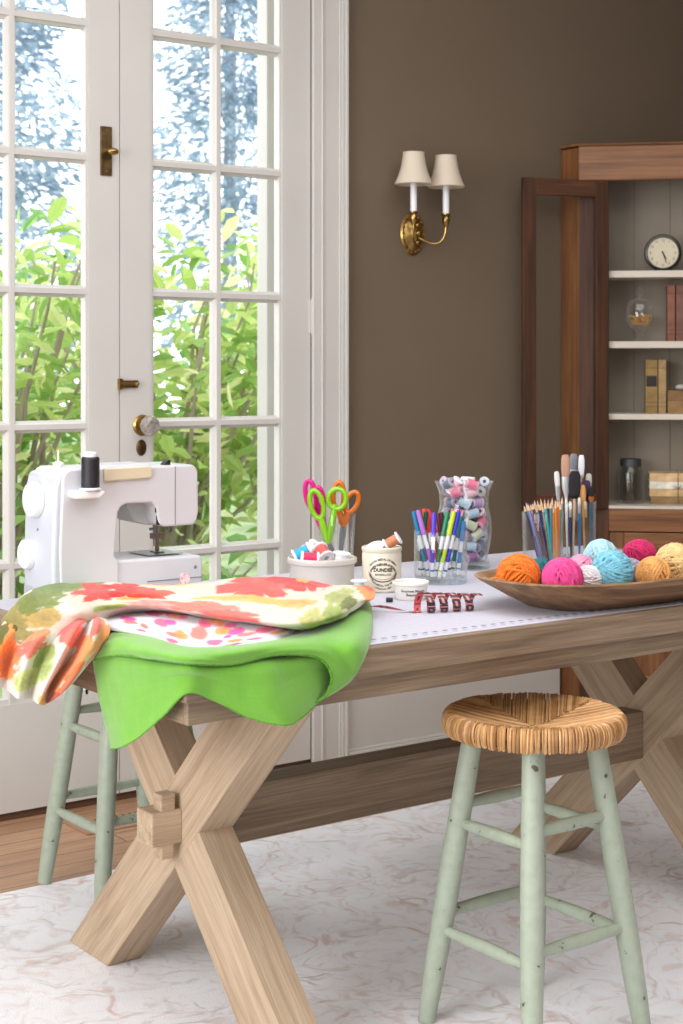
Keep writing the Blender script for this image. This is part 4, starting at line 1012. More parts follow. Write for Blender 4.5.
# ------------------------------------------------------------------ brushes
BG = (1.534, .668, TS)
bg = thing('brush_glass', 'clear glass holding paint brushes behind the pale blue yarn', 'glass', BG, CR)
MB().lathe([(0, 0), (.050, 0), (.052, .003), (.0535, .149), (.0528, .1505), (.0513, .149), (.050, .01), (0, .009)], 48).build('cup', M_jar, bg)
bp_ = [ # label colour, handle colour, bristle colour, ferrule colour, x top px, y top px, bristle len px, half width px, y depth, x bottom px
 ('short white flat brush', c(222,220,214), c(232,230,224), c(200,204,206), 556, 471, 15, 2.6, -.010, 562, 16),
 ('broad brush with tan bristles and white ferrule', c(236,234,228), c(188,146,124), c(226,230,232), 564, 454, 22, 4.2, -.024, 566, 22),
 ('flat brush with grey bristles', c(120,84,60), c(134,136,146), c(220,222,226), 575, 454, 16, 4.0, .020, 573, 12),
 ('white tipped foam brush', c(196,160,116), c(232,232,236), c(222,222,222), 582, 455, 20, 3.0, .008, 580, 4),
 ('black foam brush with wooden handle', c(206,176,140), c(34,28,34), c(40,34,38), 573, 470, 25, 5.6, -.034, 571, 3),
 ('brush with tan wooden block', c(214,164,98), c(208,150,86), c(214,176,120), 581, 484, 16, 2.6, -.030, 583, 4),
 ('purple bristled brush', c(40,110,160), c(78,54,92), c(60,50,80), 586, 480, 14, 4.6, .002, 586, 10),
 ('white feathered fan brush', c(60,64,72), c(214,210,200), c(190,186,176), 590, 474, 14, 3.0, .020, 588, 10),
 ('black round brush with orange ferrule', c(20,84,120), c(26,24,28), c(206,120,60), 590, 486, 10, 3.0, -.016, 591, 6),
 ('slim blue handled brush', c(30,120,170), c(222,214,200), c(200,200,204), 577, 496, 8, 1.6, -.040, 577, 8),
 ('slim brown handled brush', c(110,76,56), c(200,186,160), c(200,180,120), 583, 500, 8, 1.5, -.038, 586, 8),
 ('slim navy handled brush', c(36,60,110), c(220,220,220), c(200,200,204), 568, 500, 8, 1.5, -.038, 569, 8)]
sb = .00255
for (nm, hc, bc2, fc, xt, yt, bl, hw, dy, xb, fl3) in bp_:
    xa = (xt-575)*sb; xb_ = (xb-575)*sb; zt = (1.258-(yt-365.5)*sb)-TS
    k = math.hypot(xb_, dy)
    if k > .046: xb_ *= .046/k; dyb = dy*.046/k
    else: dyb = dy
    fr = .150/zt; xr = xb_+(xa-xb_)*fr
    if math.hypot(xr, dy) > .0475: xa = xb_+(math.copysign(math.sqrt(max(1e-6, .0475**2-dy**2)), xr)-xb_)/fr if abs(dy) < .047 else xb_
    p0 = Vector(loc(BG, xb_, dyb, .0115)); p1 = Vector(loc(BG, xa, dy, zt)); dd = p1-p0; L = dd.length
    t = thing('paint_brush', '%s standing in the brush glass' % nm, 'brush', tuple(p0))
    q = Vector((0, 0, 1)).rotation_difference(dd.normalized()); t.rotation_euler = (q @ Matrix.Rotation(CR, 4, 'Z').to_quaternion()).to_euler()
    bL = bl*sb; fL = fl3*sb; w = hw*sb; k = nm.replace(' ', '_')
    MB().tube([(0, 0, 0), (0, 0, L*.35), (0, 0, max(L*.4, L-bL-fL-.02)), (0, 0, L-bL-fL+.002)], [.0022, .0034, .0042, .0032], 10).build('handle', mat('brush_handle_'+k, hc, .3), t)
    MB().lathe([(.0032, L-bL-fL), (w*.95, L-bL-fL*.5), (w, L-bL)], 16, sy=.45 if hw > 2.5 else 1).build('ferrule', mat('ferrule_'+k, fc, .3, .6), t)
    MB().lathe([(w*.9, L-bL), (w*1.08, L-bL*.6), (w*1.0, L-bL*.2), (w*.72, L-.001), (0, L)], 18, sy=.42 if hw > 2.5 else 1).build('bristles', mat('bristle_'+k, bc2, .85, bump=.6, bscale=300), t)
# ------------------------------------------------------------------ dough bowl and yarn
BW = (1.168, .128, TS)
bw = thing('dough_bowl', 'long carved wooden dough bowl full of yarn balls at table front', 'bowl', BW)
M_bowl = wood('carved_walnut', c(104, 74, 48), c(146, 110, 76), c(182, 146, 106), 0, .5, sc=.8)
def sup(a, b, n, k, K): 
    t = 2*PI*k/K; ct, s2 = math.cos(t), math.sin(t)
    return (a*math.copysign(abs(ct)**(2/n), ct), b*math.copysign(abs(s2)**(2/n), s2))
rings = [(.24, .085, 0.0, 3.2), (.262, .100, .002, 3.2), (.315, .132, .028, 3.0), (.372, .164, .052, 2.9), (.384, .171, .060, 2.9), (.380, .168, .0635, 2.9), (.368, .160, .0625, 2.9), (.352, .150, .052, 2.9), (.300, .120, .027, 3.0), (.24, .09, .0125, 3.2), (.12, .045, .011, 2.5)]
K = 72; vb = []; fbw = []
for ri, (a, b, z, n) in enumerate(rings):
    for k in range(K):
        x, y = sup(a, b, n, k, K)
        zz = z + (.006*(abs(x)/.38)**3 if z > .045 else 0) + mn.noise(Vector((x*14, y*14, z*10)))*.0012
        vb.append((x, y, zz))
for i in range(len(rings)-1):
    for k in range(K): fbw.append((i*K+k, i*K+(k+1) % K, (i+1)*K+(k+1) % K, (i+1)*K+k))
fbw.append(tuple(range(K-1, -1, -1))); fbw.append(tuple((len(rings)-1)*K+k for k in range(K)))
MB().add(vb, fbw).build('carved_body', M_bowl, bw, angle=60)
def yarn(label, colr, nm, x, y, z, r, thick=.0030, squash=1.0, seed=1):
    t = thing('yarn_ball', label, 'yarn ball', (x, y, z))
    ym = mat('yarn_'+nm, colr, .9, var=.10, vscale=90, bump=.8, bscale=500, Sheen_Weight=.15)
    rc = r-thick*1.0
    MB().sphere(0, 0, 0, rc*.97, 28, 16, sz=squash).build('core', ym, t)
    st = MB(); rnd = random.Random(seed)
    nb = 6
    for bnd in range(nb):
        # one winding bundle: side-by-side loops that share a direction
        axv = Vector((rnd.gauss(0, 1), rnd.gauss(0, 1), rnd.gauss(0, .8))).normalized()
        e1 = axv.orthogonal().normalized(); e2 = axv.cross(e1)
        nl = 7; 
        for l in range(nl):
            off = (l-(nl-1)/2)*thick*1.9 + rnd.uniform(-.0006, .0006)
            lr = math.sqrt(max(1e-6, rc*rc-off*off)); lift = rnd.uniform(-.2, 1.0)*thick*.6 + (bnd/nb)*thick*.5
            wob = rnd.uniform(0, 6); pts = []
            for k in range(26):
                a = 2*PI*k/26
                p = e1*math.cos(a)*(lr+lift)+e2*math.sin(a)*(lr+lift)+axv*(off+.0025*math.sin(a*2+wob))
                p.z *= squash
                pts.append(tuple(p))
            st.tube(pts, thick*rnd.uniform(.85, 1.05), 6, closed=True)
    st.build('wound_yarn', ym, t)
    return t
yz = TS+.0125
def ball(label, col_, nm, x, y, r, seed, z=None, thick=.0030, squash=1.0):
    yarn(label, col_, nm, x, y, (yz+r*squash+.002) if z is None else z, r, thick, squash, seed)
ball('orange yarn ball at the left end of the dough bowl', c(240, 124, 24), 'orange', .885, .170, .044, 1, .826)
ball('hot pink yarn ball in front, right of the orange ball', c(236, 72, 150), 'pink', .931, .088, .041, 2, .826)
ball('dark teal yarn ball mostly hidden behind orange and pink balls', c(20, 110, 120), 'teal', 1.0, .228, .026, 3, .822)
ball('light pink speckled yarn ball behind the white ball', c(240, 160, 190), 'lightpink', 1.074, .180, .030, 4, .824)
ball('small white yarn ball between hot pink and sky blue balls', c(232, 228, 232), 'white', 1.016, .100, .026, 5, .818)
ball('sky blue yarn ball in the middle of the dough bowl front', c(126, 198, 220), 'sky', 1.070, .086, .0425, 6, .830)
ball('pale blue yarn ball behind, above the sky blue ball', c(176, 220, 232), 'paleblue', 1.142, .190, .035, 7, .846)
ball('grey lilac yarn ball tucked right of the sky blue ball', c(170, 164, 186), 'lilac', 1.176, .135, .028, 8, .816)
ball('magenta yarn ball at the back of the dough bowl', c(206, 24, 100), 'magenta', 1.293, .218, .036, 9, .838, squash=.85)
ball('golden mustard yarn ball left of the peach ball', c(236, 170, 96), 'mustard', 1.178, .072, .035, 10, .818)
ball('large peach cream yarn ball at the right end in view', c(242, 200, 138), 'peach', 1.268, .090, .046, 11, .828)
yt_ = MB().tube([(.862, .168, .802), (.842, .160, .812), (.825, .150, .822), (.812, .158, .829), (.806, .166, .8265)], .0028, 8)
tag(yt_.build('yarn_tail', mat('yarn_orange', c(240, 124, 24), .9), None), 'loose orange yarn tail over the left tip of the dough bowl', 'yarn')
# ------------------------------------------------------------------ wall sconce
sc = thing('wall_sconce', 'brass two-arm wall sconce with cream shades on the taupe wall', 'sconce', (1.943, V1, 1.693))
My2 = rot_x90()
MB().lathe([(0, 0), (.049, 0), (.050, .004), (.046, .010), (.040, .009), (.036, .013), (.024, .020), (.012, .030), (.010, .036), (0, .038)], 40, Matrix.Diagonal((1, 1, 1.42, 1)) @ My2).build('backplate', M_brass, sc)
rb_ = MB()
for k in range(18):
    a = 2*PI*k/18; rb_.sphere(.043*math.cos(a), -.010, .061*math.sin(a), .0045, 8, 6)
rb_.sphere(0, -.034, 0, .012, 14, 10).sphere(0, -.03, -.03, .008, 12, 8).sphere(0, -.03, .028, .008, 12, 8)
rb_.build('backplate_ornament', M_brass, sc)
def shade_mat():
    m, nt, out = base('cream_silk_shade')
    p = N(nt, 'ShaderNodeBsdfPrincipled'); p.inputs['Base Color'].default_value = c(232, 220, 202); p.inputs['Roughness'].default_value = .7
    tr = N(nt, 'ShaderNodeBsdfTranslucent'); tr.inputs[0].default_value = c(240, 226, 204)
    mx = N(nt, 'ShaderNodeMixShader'); mx.inputs[0].default_value = .25
    nt.links.new(p.outputs[0], mx.inputs[1]); nt.links.new(tr.outputs[0], mx.inputs[2]); nt.links.new(mx.outputs[0], out.inputs[0]); return m
M_shade = shade_mat()
for s in (-1, 1):
    ax_ = s*.068; yy = -.095
    pts = [(0, -.030, -.012)]
    for k in range(1, 13):
        f = k/12
        pts.append((ax_*(math.sin(f*PI/2)**.9), -.030+(yy+.030)*math.sin(f*PI/2), -.012-.030*math.sin(f*PI)*(1-.3*f)+.036*f**3))
    arm = MB().tube(pts, [.0045-.001*math.sin(PI*i/12) for i in range(13)], 10).build('arm', M_brass, sc)
    cup = MB().lathe([(0, .018), (.006, .018), (.008, .026), (.013, .036), (.0135, .048), (.010, .054), (.016, .059), (.0165, .063), (.010, .064), (0, .064)], 22, Matrix.Translation((ax_, yy, 0))).build('candle_cup', M_brass, arm)
    MB().cyl((ax_, yy, .060), (ax_, yy, .158), .0108, n=20).build('candle_sleeve', M_flange, arm)
    prof = [(.060, .150), (.0615, .153), (.053, .172), (.0455, .193), (.040, .213), (.0365, .235), (.0345, .250), (.0355, .254), (.0335, .254), (.0335, .250), (.0355, .235), (.039, .213), (.0445, .193), (.052, .172), (.060, .153)]
    sh = MB().lathe(prof, 40, Matrix.Translation((ax_, yy, 0))).build('lamp_shade', M_shade, sc)
    MB().cyl((ax_, yy, .150), (ax_, yy, .20), .004, n=8).tube([(ax_-.034, yy, .246), (ax_, yy, .246), (ax_+.034, yy, .246)], .0012, 6).build('shade_carrier', M_brassd, sh)
# ------------------------------------------------------------------ corner cabinet
P0 = (2.617, 1.753)
cab = thing('corner_cabinet', 'old pine corner cabinet with grey interior and an open glazed door', 'cabinet', (P0[0], P0[1], -.008), -PI/4)
CW = .874; CT = 2.035
def pent(i=0):
    return [(0+i*.4, 0+i), (-.064+i, .064+i*.4), (.437, .563-i*1.4), (CW+.064-i, .064+i*.4), (CW-i*.4, 0+i)]
def pslab(mb, z0, z1, pts):
    n = len(pts); mb.add([(x, y, z0) for x, y in pts]+[(x, y, z1) for x, y in pts], [tuple(range(n-1, -1, -1)), tuple(range(n, 2*n))]+[(i, (i+1) % n, n+(i+1) % n, n+i) for i in range(n)])
# carcass: returns and backs
ret = MB()
for flip in (0, 1):
    f = (lambda x: CW-x) if flip else (lambda x: x)
    q = [(f(0), 0), (f(-.064), .064), (f(-.050), .078), (f(.014), .014)]
    pslab(ret, .0, CT-.004, q)
ret.build('side_panel', M_pine, cab, smooth=False, bevel=.002)
bk = MB()
bk.box(.088, CW-.088, .222, .231, .70, 1.96)
for flip in (0, 1):
    f = (lambda x: CW-x) if flip else (lambda x: x)
    pslab(bk, .70, 1.96, [(f(.050), .024), (f(-.034), .066), (f(-.026), .074), (f(.056), .032)])
    pslab(bk, .70, 1.96, [(f(-.034), .066), (f(.090), .222), (f(.102), .222), (f(-.022), .066)])
bk.build('back_panel', M_cabin, cab, smooth=False)
gv = MB()
for k in range(6): gv.box(.195+k*.128, .1965+k*.128, .2205, .2222, .76, 1.95)
gv.build('board_joint', mat('dark_joint', c(86, 78, 68), .8), cab, smooth=False)  # dark lines where the back boards meet
st = MB().box(0, .1035, 0, .022, .05, 1.913).box(CW-.1035, CW, 0, .022, .05, 1.913)
st.build('face_stile', M_pined, cab, smooth=False, bevel=.002)
rl = MB().box(-.002, CW+.002, -.004, .024, 1.913, CT)
pslab(rl, CT, CT+.010, [(-.006, -.008), (-.070, .060), (-.060, .075), (.437, .540), (CW+.060, .075), (CW+.070, .060), (CW+.006, -.008)])
rl.build('top_rail', M_pineh, cab, smooth=False, bevel=.004)
for za, zb in ((.686, .764), (.045, .12)): MB().box(.1035, CW-.1035, 0.001, .022, za, zb).build('rail', M_pineh, cab, smooth=False, bevel=.002)
MB().box(0, CW, .004, .02, 0, .06).build('plinth', M_pined, cab, smooth=False)
shp = [(.105, .03), (.03, .05), (.092, .2215), (CW-.092, .2215), (CW-.03, .05), (CW-.105, .03)]
for z0, z1 in ((1.575, 1.599), (1.327, 1.351), (1.076, 1.096)):
    sh = MB(); pslab(sh, z0, z1, shp); sh.build('shelf', M_shelf, cab, smooth=False, bevel=.002)
sh = MB(); pslab(sh, .766, .776, [(.104, .0), (.03, .05), (.092, .2215), (CW-.092, .2215), (CW-.03, .05), (CW-.104, .0)]); sh.build('shelf', M_shelf, cab, smooth=False)
sh = MB(); pslab(sh, 1.95, 1.965, [(.02, .03), (-.02, .07), (.09, .22), (CW-.09, .22), (CW+.02, .07), (CW-.02, .03)]); sh.build('inner_top', M_cabin, cab, smooth=False)
def frame_door(name, w, z0, z1, glazed, parent, x0=0, y=0.0, sw=.05):
    d = MB()
    d.box(x0, x0+sw, y-.02, y, z0, z1).box(x0+w-sw, x0+w, y-.02, y, z0, z1)
    o = d.build(name, M_pined if glazed else M_pine, parent, smooth=False, bevel=.003)
    for za, zb in ((z1-sw*1.15, z1), (z0, z0+sw*1.15)): MB().box(x0+sw, x0+w-sw, y-.0195, y-.0005, za, zb).build('door_rail', M_pineh if not glazed else wood('dark_pine_rail', c(60, 34, 20), c(92, 54, 32), c(120, 76, 46), 0, .65), o, smooth=False, bevel=.003)
    if glazed: MB().box(x0+sw-.002, x0+w-sw+.002, y-.011, y-.008, z0+sw, z1-sw).build('door_glass', M_pane, o, smooth=False)
    else: MB().box(x0+sw-.002, x0+w-sw+.002, y-.012, y-.004, z0+sw, z1-sw).build('door_panel', M_pine, o, smooth=False)
    return o
for x in (.106, .4385): frame_door('cupboard_door', .3295, .125, .682, False, cab, x, .022)
gd = empty('hinged_frame'); 
dr = frame_door('glazed_door', .334, .765, 1.911, True, cab, 0, 0)
bpy.data.objects.remove(gd)
# hinged at the left side of the opening and swung right round towards the wall
ang_w = math.atan2(.0865, -.323)      # direction hinge -> free edge in the room
dr.location = (.103, -.004, 0); dr.rotation_euler = (0, 0, ang_w+PI/4)
MB().box(.30, .3345, -.024, -.0195, 1.31, 1.34).build('door_catch', M_brassd, dr, smooth=False, bevel=.002)
d3 = frame_door('glazed_door', .334, .765, 1.911, True, cab, 0, 0)
d3.location = (CW-.103, -.004, 0); d3.rotation_euler = (0, 0, R(-38))
# ------------------------------------------------------------------ things in the cabinet
q2 = 2**.5
def inc(x, y, z): return (P0[0]+(x+y)/q2, P0[1]+(-x+y)/q2, z-.008)
CA = -PI/4
ZA, ZB_, ZC_, ZD = 1.5993, 1.3513, 1.0963, .7763
ckl = thing('desk_clock', 'round black desk clock with cream face on the top shelf', 'clock', inc(.293, .10, ZA), CA)
Mc = Matrix.Translation((0, 0, .0655)) @ rot_x90()
MB().lathe([(0, -.020), (.055, -.020), (.064, -.012), (.0655, 0), (.0655, .010), (.062, .015), (.056, .016), (.0535, .010), (.0535, .006), (0, .006)], 48, Mc).build('case', mat('black_lacquer', c(22, 20, 20), .25), ckl)
MB().lathe([(0, .0062), (.0537, .0062), (.0537, .0072), (0, .0074)], 48, Mc).build('dial', mat('cream_dial', c(216, 206, 180), .5), ckl)
nmb = MB()
for h in range(1, 13):
    vs, fs = text_verts(str(h), .012); a = PI/2-h*PI/6
    nmb.add([(x+.043*math.cos(a), -.0082, y+.0655+.043*math.sin(a)) for x, y, z in vs], fs)
nmb.build('numerals', ink, ckl, smooth=False)
hd = MB()
for ang, ln, w in ((-62, .026, .0022), (-72, .038, .0016)):
    a = R(ang); hd.tube([(-.006*math.cos(a), -.0100, .0655-.006*math.sin(a)), (ln*math.cos(a), -.0100, .0655+ln*math.sin(a))], [w, w*.6], 6)
hd.sphere(0, -.010, .0655, .003, 10, 6)
hd.build('hands', M_black, ckl)
MB().box(-.03, .03, -.012, .016, 0, .006).build('foot', M_black, ckl, smooth=False, bevel=.002)
aj = thing('apothecary_jar', 'lidded glass apothecary jar of golden pasta twists on second shelf', 'jar', inc(.214, .12, ZB_), CA)
MB().lathe([(0, 0), (.024, 0), (.026, .003), (.012, .010), (.008, .016), (.013, .024), (.008, .032), (.012, .038), (.036, .052), (.048, .072), (.051, .095), (.046, .120), (.044, .132), (.0425, .132), (.0445, .12), (.049, .095), (.046, .073), (.034, .054), (0, .044)], 40).build('jar_body', M_jar, aj)
MB().lathe([(.0455, .132), (.047, .135), (.040, .145), (.022, .152), (.008, .156), (.007, .162), (.014, .168), (.016, .176), (.011, .184), (.006, .188), (.009, .194), (.006, .200), (0, .202)], 36).build('lid', M_jar, aj)
random.seed(9); gp = MB()
for i in range(90):
    a = random.uniform(0, 2*PI); rr = math.sqrt(random.random())*.038; z = random.uniform(.062, .092)
    if z < .07: rr *= .75
    d = Vector((random.gauss(0, 1), random.gauss(0, 1), random.gauss(0, .5))).normalized(); e = d.orthogonal().normalized()
    ctr = Vector((rr*math.cos(a), rr*math.sin(a), z))
    gp.tube([tuple(ctr-d*.008+e*.003), tuple(ctr), tuple(ctr+d*.008+e*.003)], [.0015, .0024, .0015], 5)
tag(gp.build('golden_filling', mat('golden_pasta', c(214, 160, 84), .4, var=.2), aj), 'golden curled filling')['kind'] = 'stuff'
M_page = mat('old_page_edges', c(206, 192, 160), .85, bump=.4, bscale=500)
def book(label, x, y, z, w, h, d, colr, nm, lying=False, rz=0, patch=None, group=None):
    """upright: spine faces the room; w = thickness"""
    t = thing('old_book', label, 'book', inc(x, y, z), CA+rz, group=group)
    cm = mat('book_'+nm, colr, .8, var=.14, vscale=24, bump=.3, bscale=120)
    if not lying:
        MB().box(-w/2, -w/2+.003, 0, d, 0, h).box(w/2-.003, w/2, 0, d, 0, h).prism([(-w/2, 0), (w/2, 0), (w/2, h), (-w/2, h)], -.003, .002).build('cover', cm, t, smooth=False, bevel=.0015)
        MB().box(-w/2+.003, w/2-.003, .002, d-.004, .004, h-.004).build('pages', M_page, t, smooth=False)
        bn = MB()
        for f in (.12, .2, .84): bn.box(-w/2+.0005, w/2-.0005, -.0042, -.003, h*f, h*f+.003)
        bn.build('spine_band', mat('band_'+nm, tuple(q*.55 for q in colr[:3])+(1,), .7), t, smooth=False)
        if patch: MB().box(-w/2+.003, w/2-.003, -.0045, -.003, h*patch[0], h*patch[1]).build('spine_label', mat('spine_label_dark', c(44, 38, 34), .7), t, smooth=False)
    else:
        MB().box(0, w, 0, d, 0, .003).box(0, w, 0, d, h-.003, h).box(0, w, -.002, .002, 0, h).build('cover', cm, t, smooth=False, bevel=.001)
        MB().box(.003, w-.003, .002, d-.004, .003, h-.003).build('pages', M_page, t, smooth=False)
    return t
book('reddish brown upright book beside the apothecary jar', .322, .10, ZB_, .027, .200, .11, c(138, 92, 74), 'redbrown')
book('dusty rose brown upright book right of the reddish one', .352, .10, ZB_, .026, .200, .11, c(126, 88, 76), 'rose')
book('worn olive tan book with dark spine label on third shelf', .254, .10, ZC_, .042, .190, .11, c(150, 122, 74), 'olivetan', patch=(.50, .70))
book('slim tan upright book next to the dark-labelled book', .291, .10, ZC_, .027, .190, .11, c(168, 140, 98), 'tan')
book('lower lying tan book of the pair on the third shelf', .309, .09, ZC_, .2, .045, .11, c(150, 118, 76), 'tan_low', lying=True)
book('upper lying brown book of the pair on the third shelf', .309, .09, ZC_+.0453, .2, .036, .11, c(132, 102, 66), 'tan_up', lying=True)
stn = thing('shell', 'small pale shell resting on the lying books', 'shell', inc(.358, .13, ZC_+.0816), CA)
MB().sphere(0, 0, .011, .017, 18, 10, sx=1.2, sy=.9, sz=.62).build('shell_body', mat('pale_shell', c(196, 190, 180), .5, bump=.6, bscale=90), stn)
mj = thing('mason_jar', 'empty clear mason jar with dark zinc lid on bottom ledge', 'jar', inc(.182, .12, ZD), CA)
MB().lathe([(0, 0), (.042, 0), (.047, .005), (.048, .012), (.048, .105), (.045, .120), (.037, .132), (.035, .138), (.0335, .138), (.035, .131), (.043, .118), (.046, .104), (.046, .012), (.04, .006), (0, .005)], 44).build('jar_body', thin_glass('old_jar_glass', tint=(.86, .86, .84, 1), refl=.5, edge=.7, edgecol=(.4, .42, .42, 1)), mj)
MB().lathe([(.036, .130), (.0375, .130), (.0375, .154), (.035, .158), (0, .158)], 44).build('lid', mat('dark_zinc', c(72, 74, 78), .5, .5), mj)
for i, (z, h, cl, nm, lb) in enumerate(((0, .0265, c(146, 116, 80), 'brown_bundle', 'brown covered book at the bottom of the twine-tied stack'), (.0268, .0265, c(206, 172, 126), 'tan_bundle', 'tan book second from the bottom of the twine-tied stack'),
        (.0536, .026, c(226, 222, 208), 'white_bundle', 'white paper book in the twine-tied stack'), (.0799, .029, c(214, 182, 138), 'top_bundle', 'pale tan book on top of the twine-tied stack'))):
    book(lb, .246+(.004 if i == 0 else 0), .085, ZD+z, .2, h, .12, cl, nm, lying=True)
tw = thing('twine', 'thin brown twine tied around the stack of old books', 'twine', inc(.345, .085, ZD), CA)
MB().tube([(0, -.0042, .001), (0, -.0042, .110), (0, .124, .110), (0, .124, .001)], .0012, 6).tube([(.0, -.005, .055), (.012, -.006, .068), (.02, -.005, .057), (0, -.005, .055), (-.014, -.006, .066), (-.018, -.005, .052), (0, -.005, .055)], .001, 5).build('cord', mat('jute', c(120, 92, 62), .9), tw)
# ------------------------------------------------------------------ garden beyond the doors
gmat = mat('garden_ground', c(120, 138, 92), .9, var=.2, vscale=3)
struct('terrain', MB().box(-8, 24, 2.13, 40, -.35, -.2), gmat, smooth=False)
def leaf_mat(name, a, b, d, tl=.45):
    m, nt, out = base(name)
    g = N(nt, 'ShaderNodeNewGeometry'); r = N(nt, 'ShaderNodeValToRGB'); e = r.color_ramp.elements
    e[0].position = .1; e[0].color = a; e[1].position = .9; e[1].color = d; x = e.new(.55); x.color = b
    nt.links.new(g.outputs['Random Per Island'], r.inputs['Fac'])
    p = N(nt, 'ShaderNodeBsdfPrincipled'); p.inputs['Roughness'].default_value = .4; nt.links.new(r.outputs[0], p.inputs['Base Color'])
    t = N(nt, 'ShaderNodeBsdfTranslucent'); nt.links.new(r.outputs[0], t.inputs[0])
    mx = N(nt, 'ShaderNodeMixShader'); mx.inputs[0].default_value = tl
    nt.links.new(p.outputs[0], mx.inputs[1]); nt.links.new(t.outputs[0], mx.inputs[2]); nt.links.new(mx.outputs[0], out.inputs[0]); return m
M_leaf = leaf_mat('shrub_leaf', c(132, 172, 84), c(188, 214, 120), c(238, 240, 180))
M_leaf2 = leaf_mat('shrub_leaf_deep', c(110, 158, 84), c(164, 200, 116), c(224, 234, 176))
M_con = leaf_mat('hazed_needles', c(140, 162, 180), c(170, 188, 204), c(204, 216, 226), .45)  # distance haze painted into the needles as pale blue-grey
M_bark = mat('grey_bark', c(168, 156, 140), .9, bump=.5)
def leafy(label, cx, cy, rx, ry, z0, z1, n, size, m, seed, group):
    rnd = random.Random(seed)
    t = thing('garden_shrub', label, 'shrub', (cx, cy, -.2), group=group)
    br = MB(); tips = []
    for k in range(22):
        a = rnd.uniform(0, 2*PI); rr = math.sqrt(rnd.random()); ex, ey = rx*rr*math.cos(a), ry*rr*math.sin(a); ez = z0+(z1-z0)*rnd.uniform(.5, 1.0)*(1-.2*rr)+.2
        sx_2, sy_2 = rnd.uniform(-.1, .1), rnd.uniform(-.1, .1)
        pts = [Vector((sx_2, sy_2, 0)), Vector((sx_2+ex*.25, sy_2+ey*.25, ez*.45)), Vector((ex*.65, ey*.65, ez*.75)), Vector((ex, ey, ez))]
        pts = spline(pts, 9); br.tube([tuple(p+Vector((rnd.uniform(-.02, .02), rnd.uniform(-.02, .02), 0))) for p in pts], [.016*(1-i/9)+.003 for i in range(9)], 6)
        tips.append(pts)
    br.build('branches', M_bark, t)
    lf = MB()
    for i in range(n):
        pts = rnd.choice(tips); p = pts[rnd.randint(3, 8)]
        ctr = p + Vector((rnd.gauss(0, .13), rnd.gauss(0, .13), rnd.gauss(0, .13)))
        d = Vector((rnd.gauss(0, 1), rnd.gauss(0, 1), rnd.gauss(-.2, .6))).normalized(); s = size*rnd.uniform(.7, 1.25)
        w = d.cross(Vector((rnd.gauss(0, .5), rnd.gauss(0, .5), 1))).normalized(); up = w.cross(d).normalized()
        wd = s*.21
        q = [ctr-d*s*.5, ctr-d*s*.15+w*wd+up*wd*.3, ctr+d*s*.2+w*wd*.8+up*wd*.25, ctr+d*s*.5-up*s*.08, ctr+d*s*.2-w*wd*.8+up*wd*.25, ctr-d*s*.15-w*wd+up*wd*.3]
        mid = ctr
        lf.add([tuple(v_) for v_ in q], [(0, 1, 2, 3), (0, 3, 4, 5)])
    lf.build('foliage', m, t, smooth=False)
    return t
gs = 'leafy shrubs beyond the glass doors'
lab = ['light green shrub just outside behind the left door leaf', 'light green shrub outside behind the right door leaf', 'yellow green shrub furthest right beyond the doors', 'deeper green shrub in the second row, left', 'deeper green shrub in the second row, middle', 'deeper green shrub in the second row, right', 'low green shrub near the door sill outside']
leafy(lab[0], 1.05, 3.3, .62, .45, .2, 2.05, 900, .125, M_leaf, 1, gs)
leafy(lab[1], 1.95, 3.55, .70, .45, .2, 2.1, 1000, .125, M_leaf, 2, gs)
leafy(lab[2], 3.0, 4.0, .75, .5, .2, 2.15, 900, .13, M_leaf, 3, gs)
leafy(lab[3], 1.7, 5.2, .9, .5, .2, 2.2, 900, .15, M_leaf2, 4, gs)
leafy(lab[4], 3.1, 5.6, 1.0, .5, .2, 2.0, 900, .15, M_leaf2, 5, gs)
leafy(lab[5], 4.6, 6.2, 1.0, .5, .2, 2.1, 800, .15, M_leaf2, 6, gs)
leafy(lab[6], 1.5, 2.95, .8, .25, -.1, .62, 500, .12, M_leaf2, 7, gs)
def conifer(label, cx, cy, h, r, seed, nn):
    rnd = random.Random(seed); t = thing('conifer_tree', label, 'tree', (cx, cy, -.2), group='hazy conifers behind the shrubs')
    MB().tube([(0, 0, 0), (0, 0, h*.5), (0, 0, h)], [.12, .08, .02], 8).build('trunk', mat('hazed_bark', c(150, 160, 170), .9), t)  # trunk colour paled and blued with painted haze too
    lf = MB()
    for i in range(nn):
        z = h*(.18+.8*rnd.random()**.9); rr = r*(1-z/h*.8)*math.sqrt(rnd.random())*(.7+.5*abs(math.sin(z*2.2+seed)))
        a = rnd.uniform(0, 2*PI); ctr = Vector((rr*math.cos(a), rr*math.sin(a), z-.25*rr/r))
        d = Vector((math.cos(a)+rnd.gauss(0, .4), math.sin(a)+rnd.gauss(0, .4), rnd.gauss(-.25, .4))).normalized(); s = rnd.uniform(.08, .22)
        w = d.cross(Vector((rnd.gauss(0, .6), rnd.gauss(0, .6), 1))).normalized()*s*.16
        lf.add([tuple(ctr-d*s*.5), tuple(ctr+w), tuple(ctr+d*s*.5), tuple(ctr-w)], [(0, 1, 2, 3)])
    lf.build('foliage', M_con, t, smooth=False); return t
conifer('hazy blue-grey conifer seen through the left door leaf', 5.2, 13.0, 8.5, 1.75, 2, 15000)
conifer('hazy blue-grey conifer seen through the right door leaf', 9.2, 14.6, 8.8, 1.75, 5, 15000)
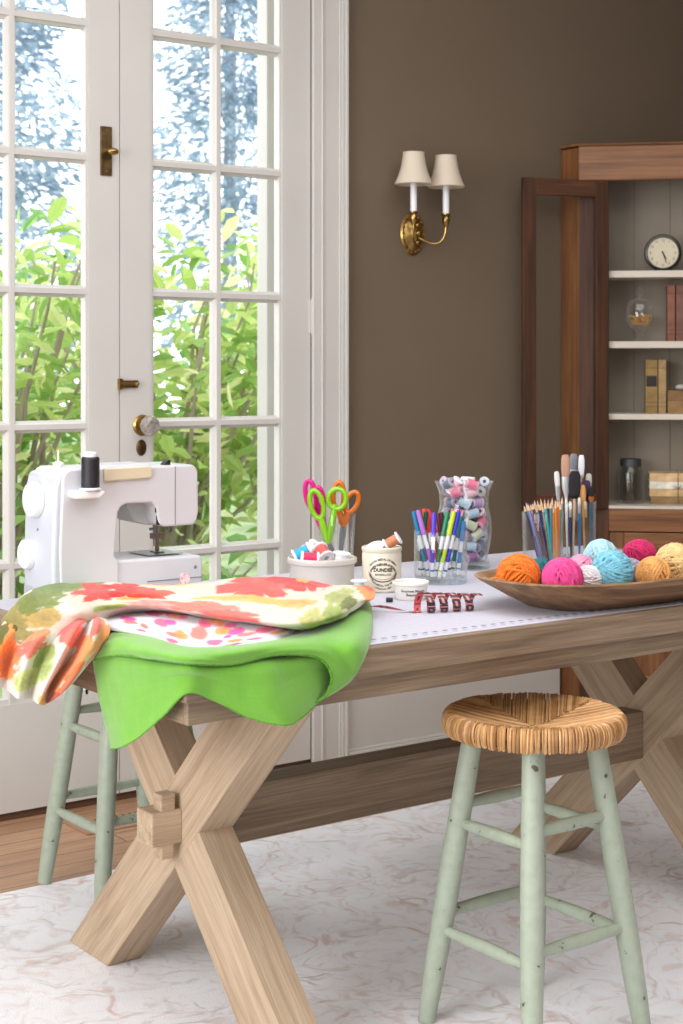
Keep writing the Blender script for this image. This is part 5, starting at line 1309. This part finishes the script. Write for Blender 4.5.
# ------------------------------------------------------------------ light, world, camera
def area(name, locn, target, sx2, sy2, power, col=(1, 1, 1)):
    l = bpy.data.lights.new(name, 'AREA'); l.shape = 'RECTANGLE'; l.size = sx2; l.size_y = sy2; l.energy = power; l.color = col
    o = bpy.data.objects.new(name, l); COL.objects.link(o); o.location = locn
    o.rotation_euler = (Vector(target)-Vector(locn)).to_track_quat('-Z', 'Y').to_euler(); return o
area('assumed_light_left', (-3.1, -.3, 1.6), (.5, .3, .6), 2.4, 2.2, 135, (.97, .985, 1))  # assumed main light from the left: area lamp before a wall without a window
area('added_fill_behind', (-1.4, -3.9, 1.9), (.6, .5, .7), 2.4, 1.8, 34, (1, .985, .97))  # fill lamp added behind the camera; the closed wall there has no window
area('added_ceiling_fill', (.2, -.6, 2.88), (.2, -.6, 0), 3.4, 3.0, 78, (.98, .99, 1))  # fill lamp added under the ceiling, not a real fixture
w = bpy.data.worlds.new('sky'); scene.world = w; w.use_nodes = True; nt = w.node_tree; nt.nodes.clear()
bgn = nt.nodes.new('ShaderNodeBackground'); wo = nt.nodes.new('ShaderNodeOutputWorld')
bgn.inputs[0].default_value = (.93, .97, 1, 1); bgn.inputs[1].default_value = 2.9; nt.links.new(bgn.outputs[0], wo.inputs[0])
cam = bpy.data.cameras.new('camera'); co_ = bpy.data.objects.new('camera', cam); COL.objects.link(co_); scene.camera = co_
cam.sensor_fit = 'VERTICAL'; cam.sensor_height = 24; cam.lens = 1580/1024*24; cam.shift_y = -(512-365.5)/1024
co_.location = (-1.3179, -2.2404, 1.258); co_.rotation_euler = (R(90), 0, -R(90-53.97))
cam.dof.use_dof = True; cam.dof.focus_distance = 3.3; cam.dof.aperture_fstop = 5.0
cam.clip_start = .05; cam.clip_end = 200
scene.view_settings.view_transform = 'Standard'; scene.view_settings.look = 'None'; scene.view_settings.exposure = .06; scene.view_settings.gamma = 1
scene.cycles.use_denoising = True; scene.cycles.max_bounces = 8; scene.cycles.transparent_max_bounces = 24
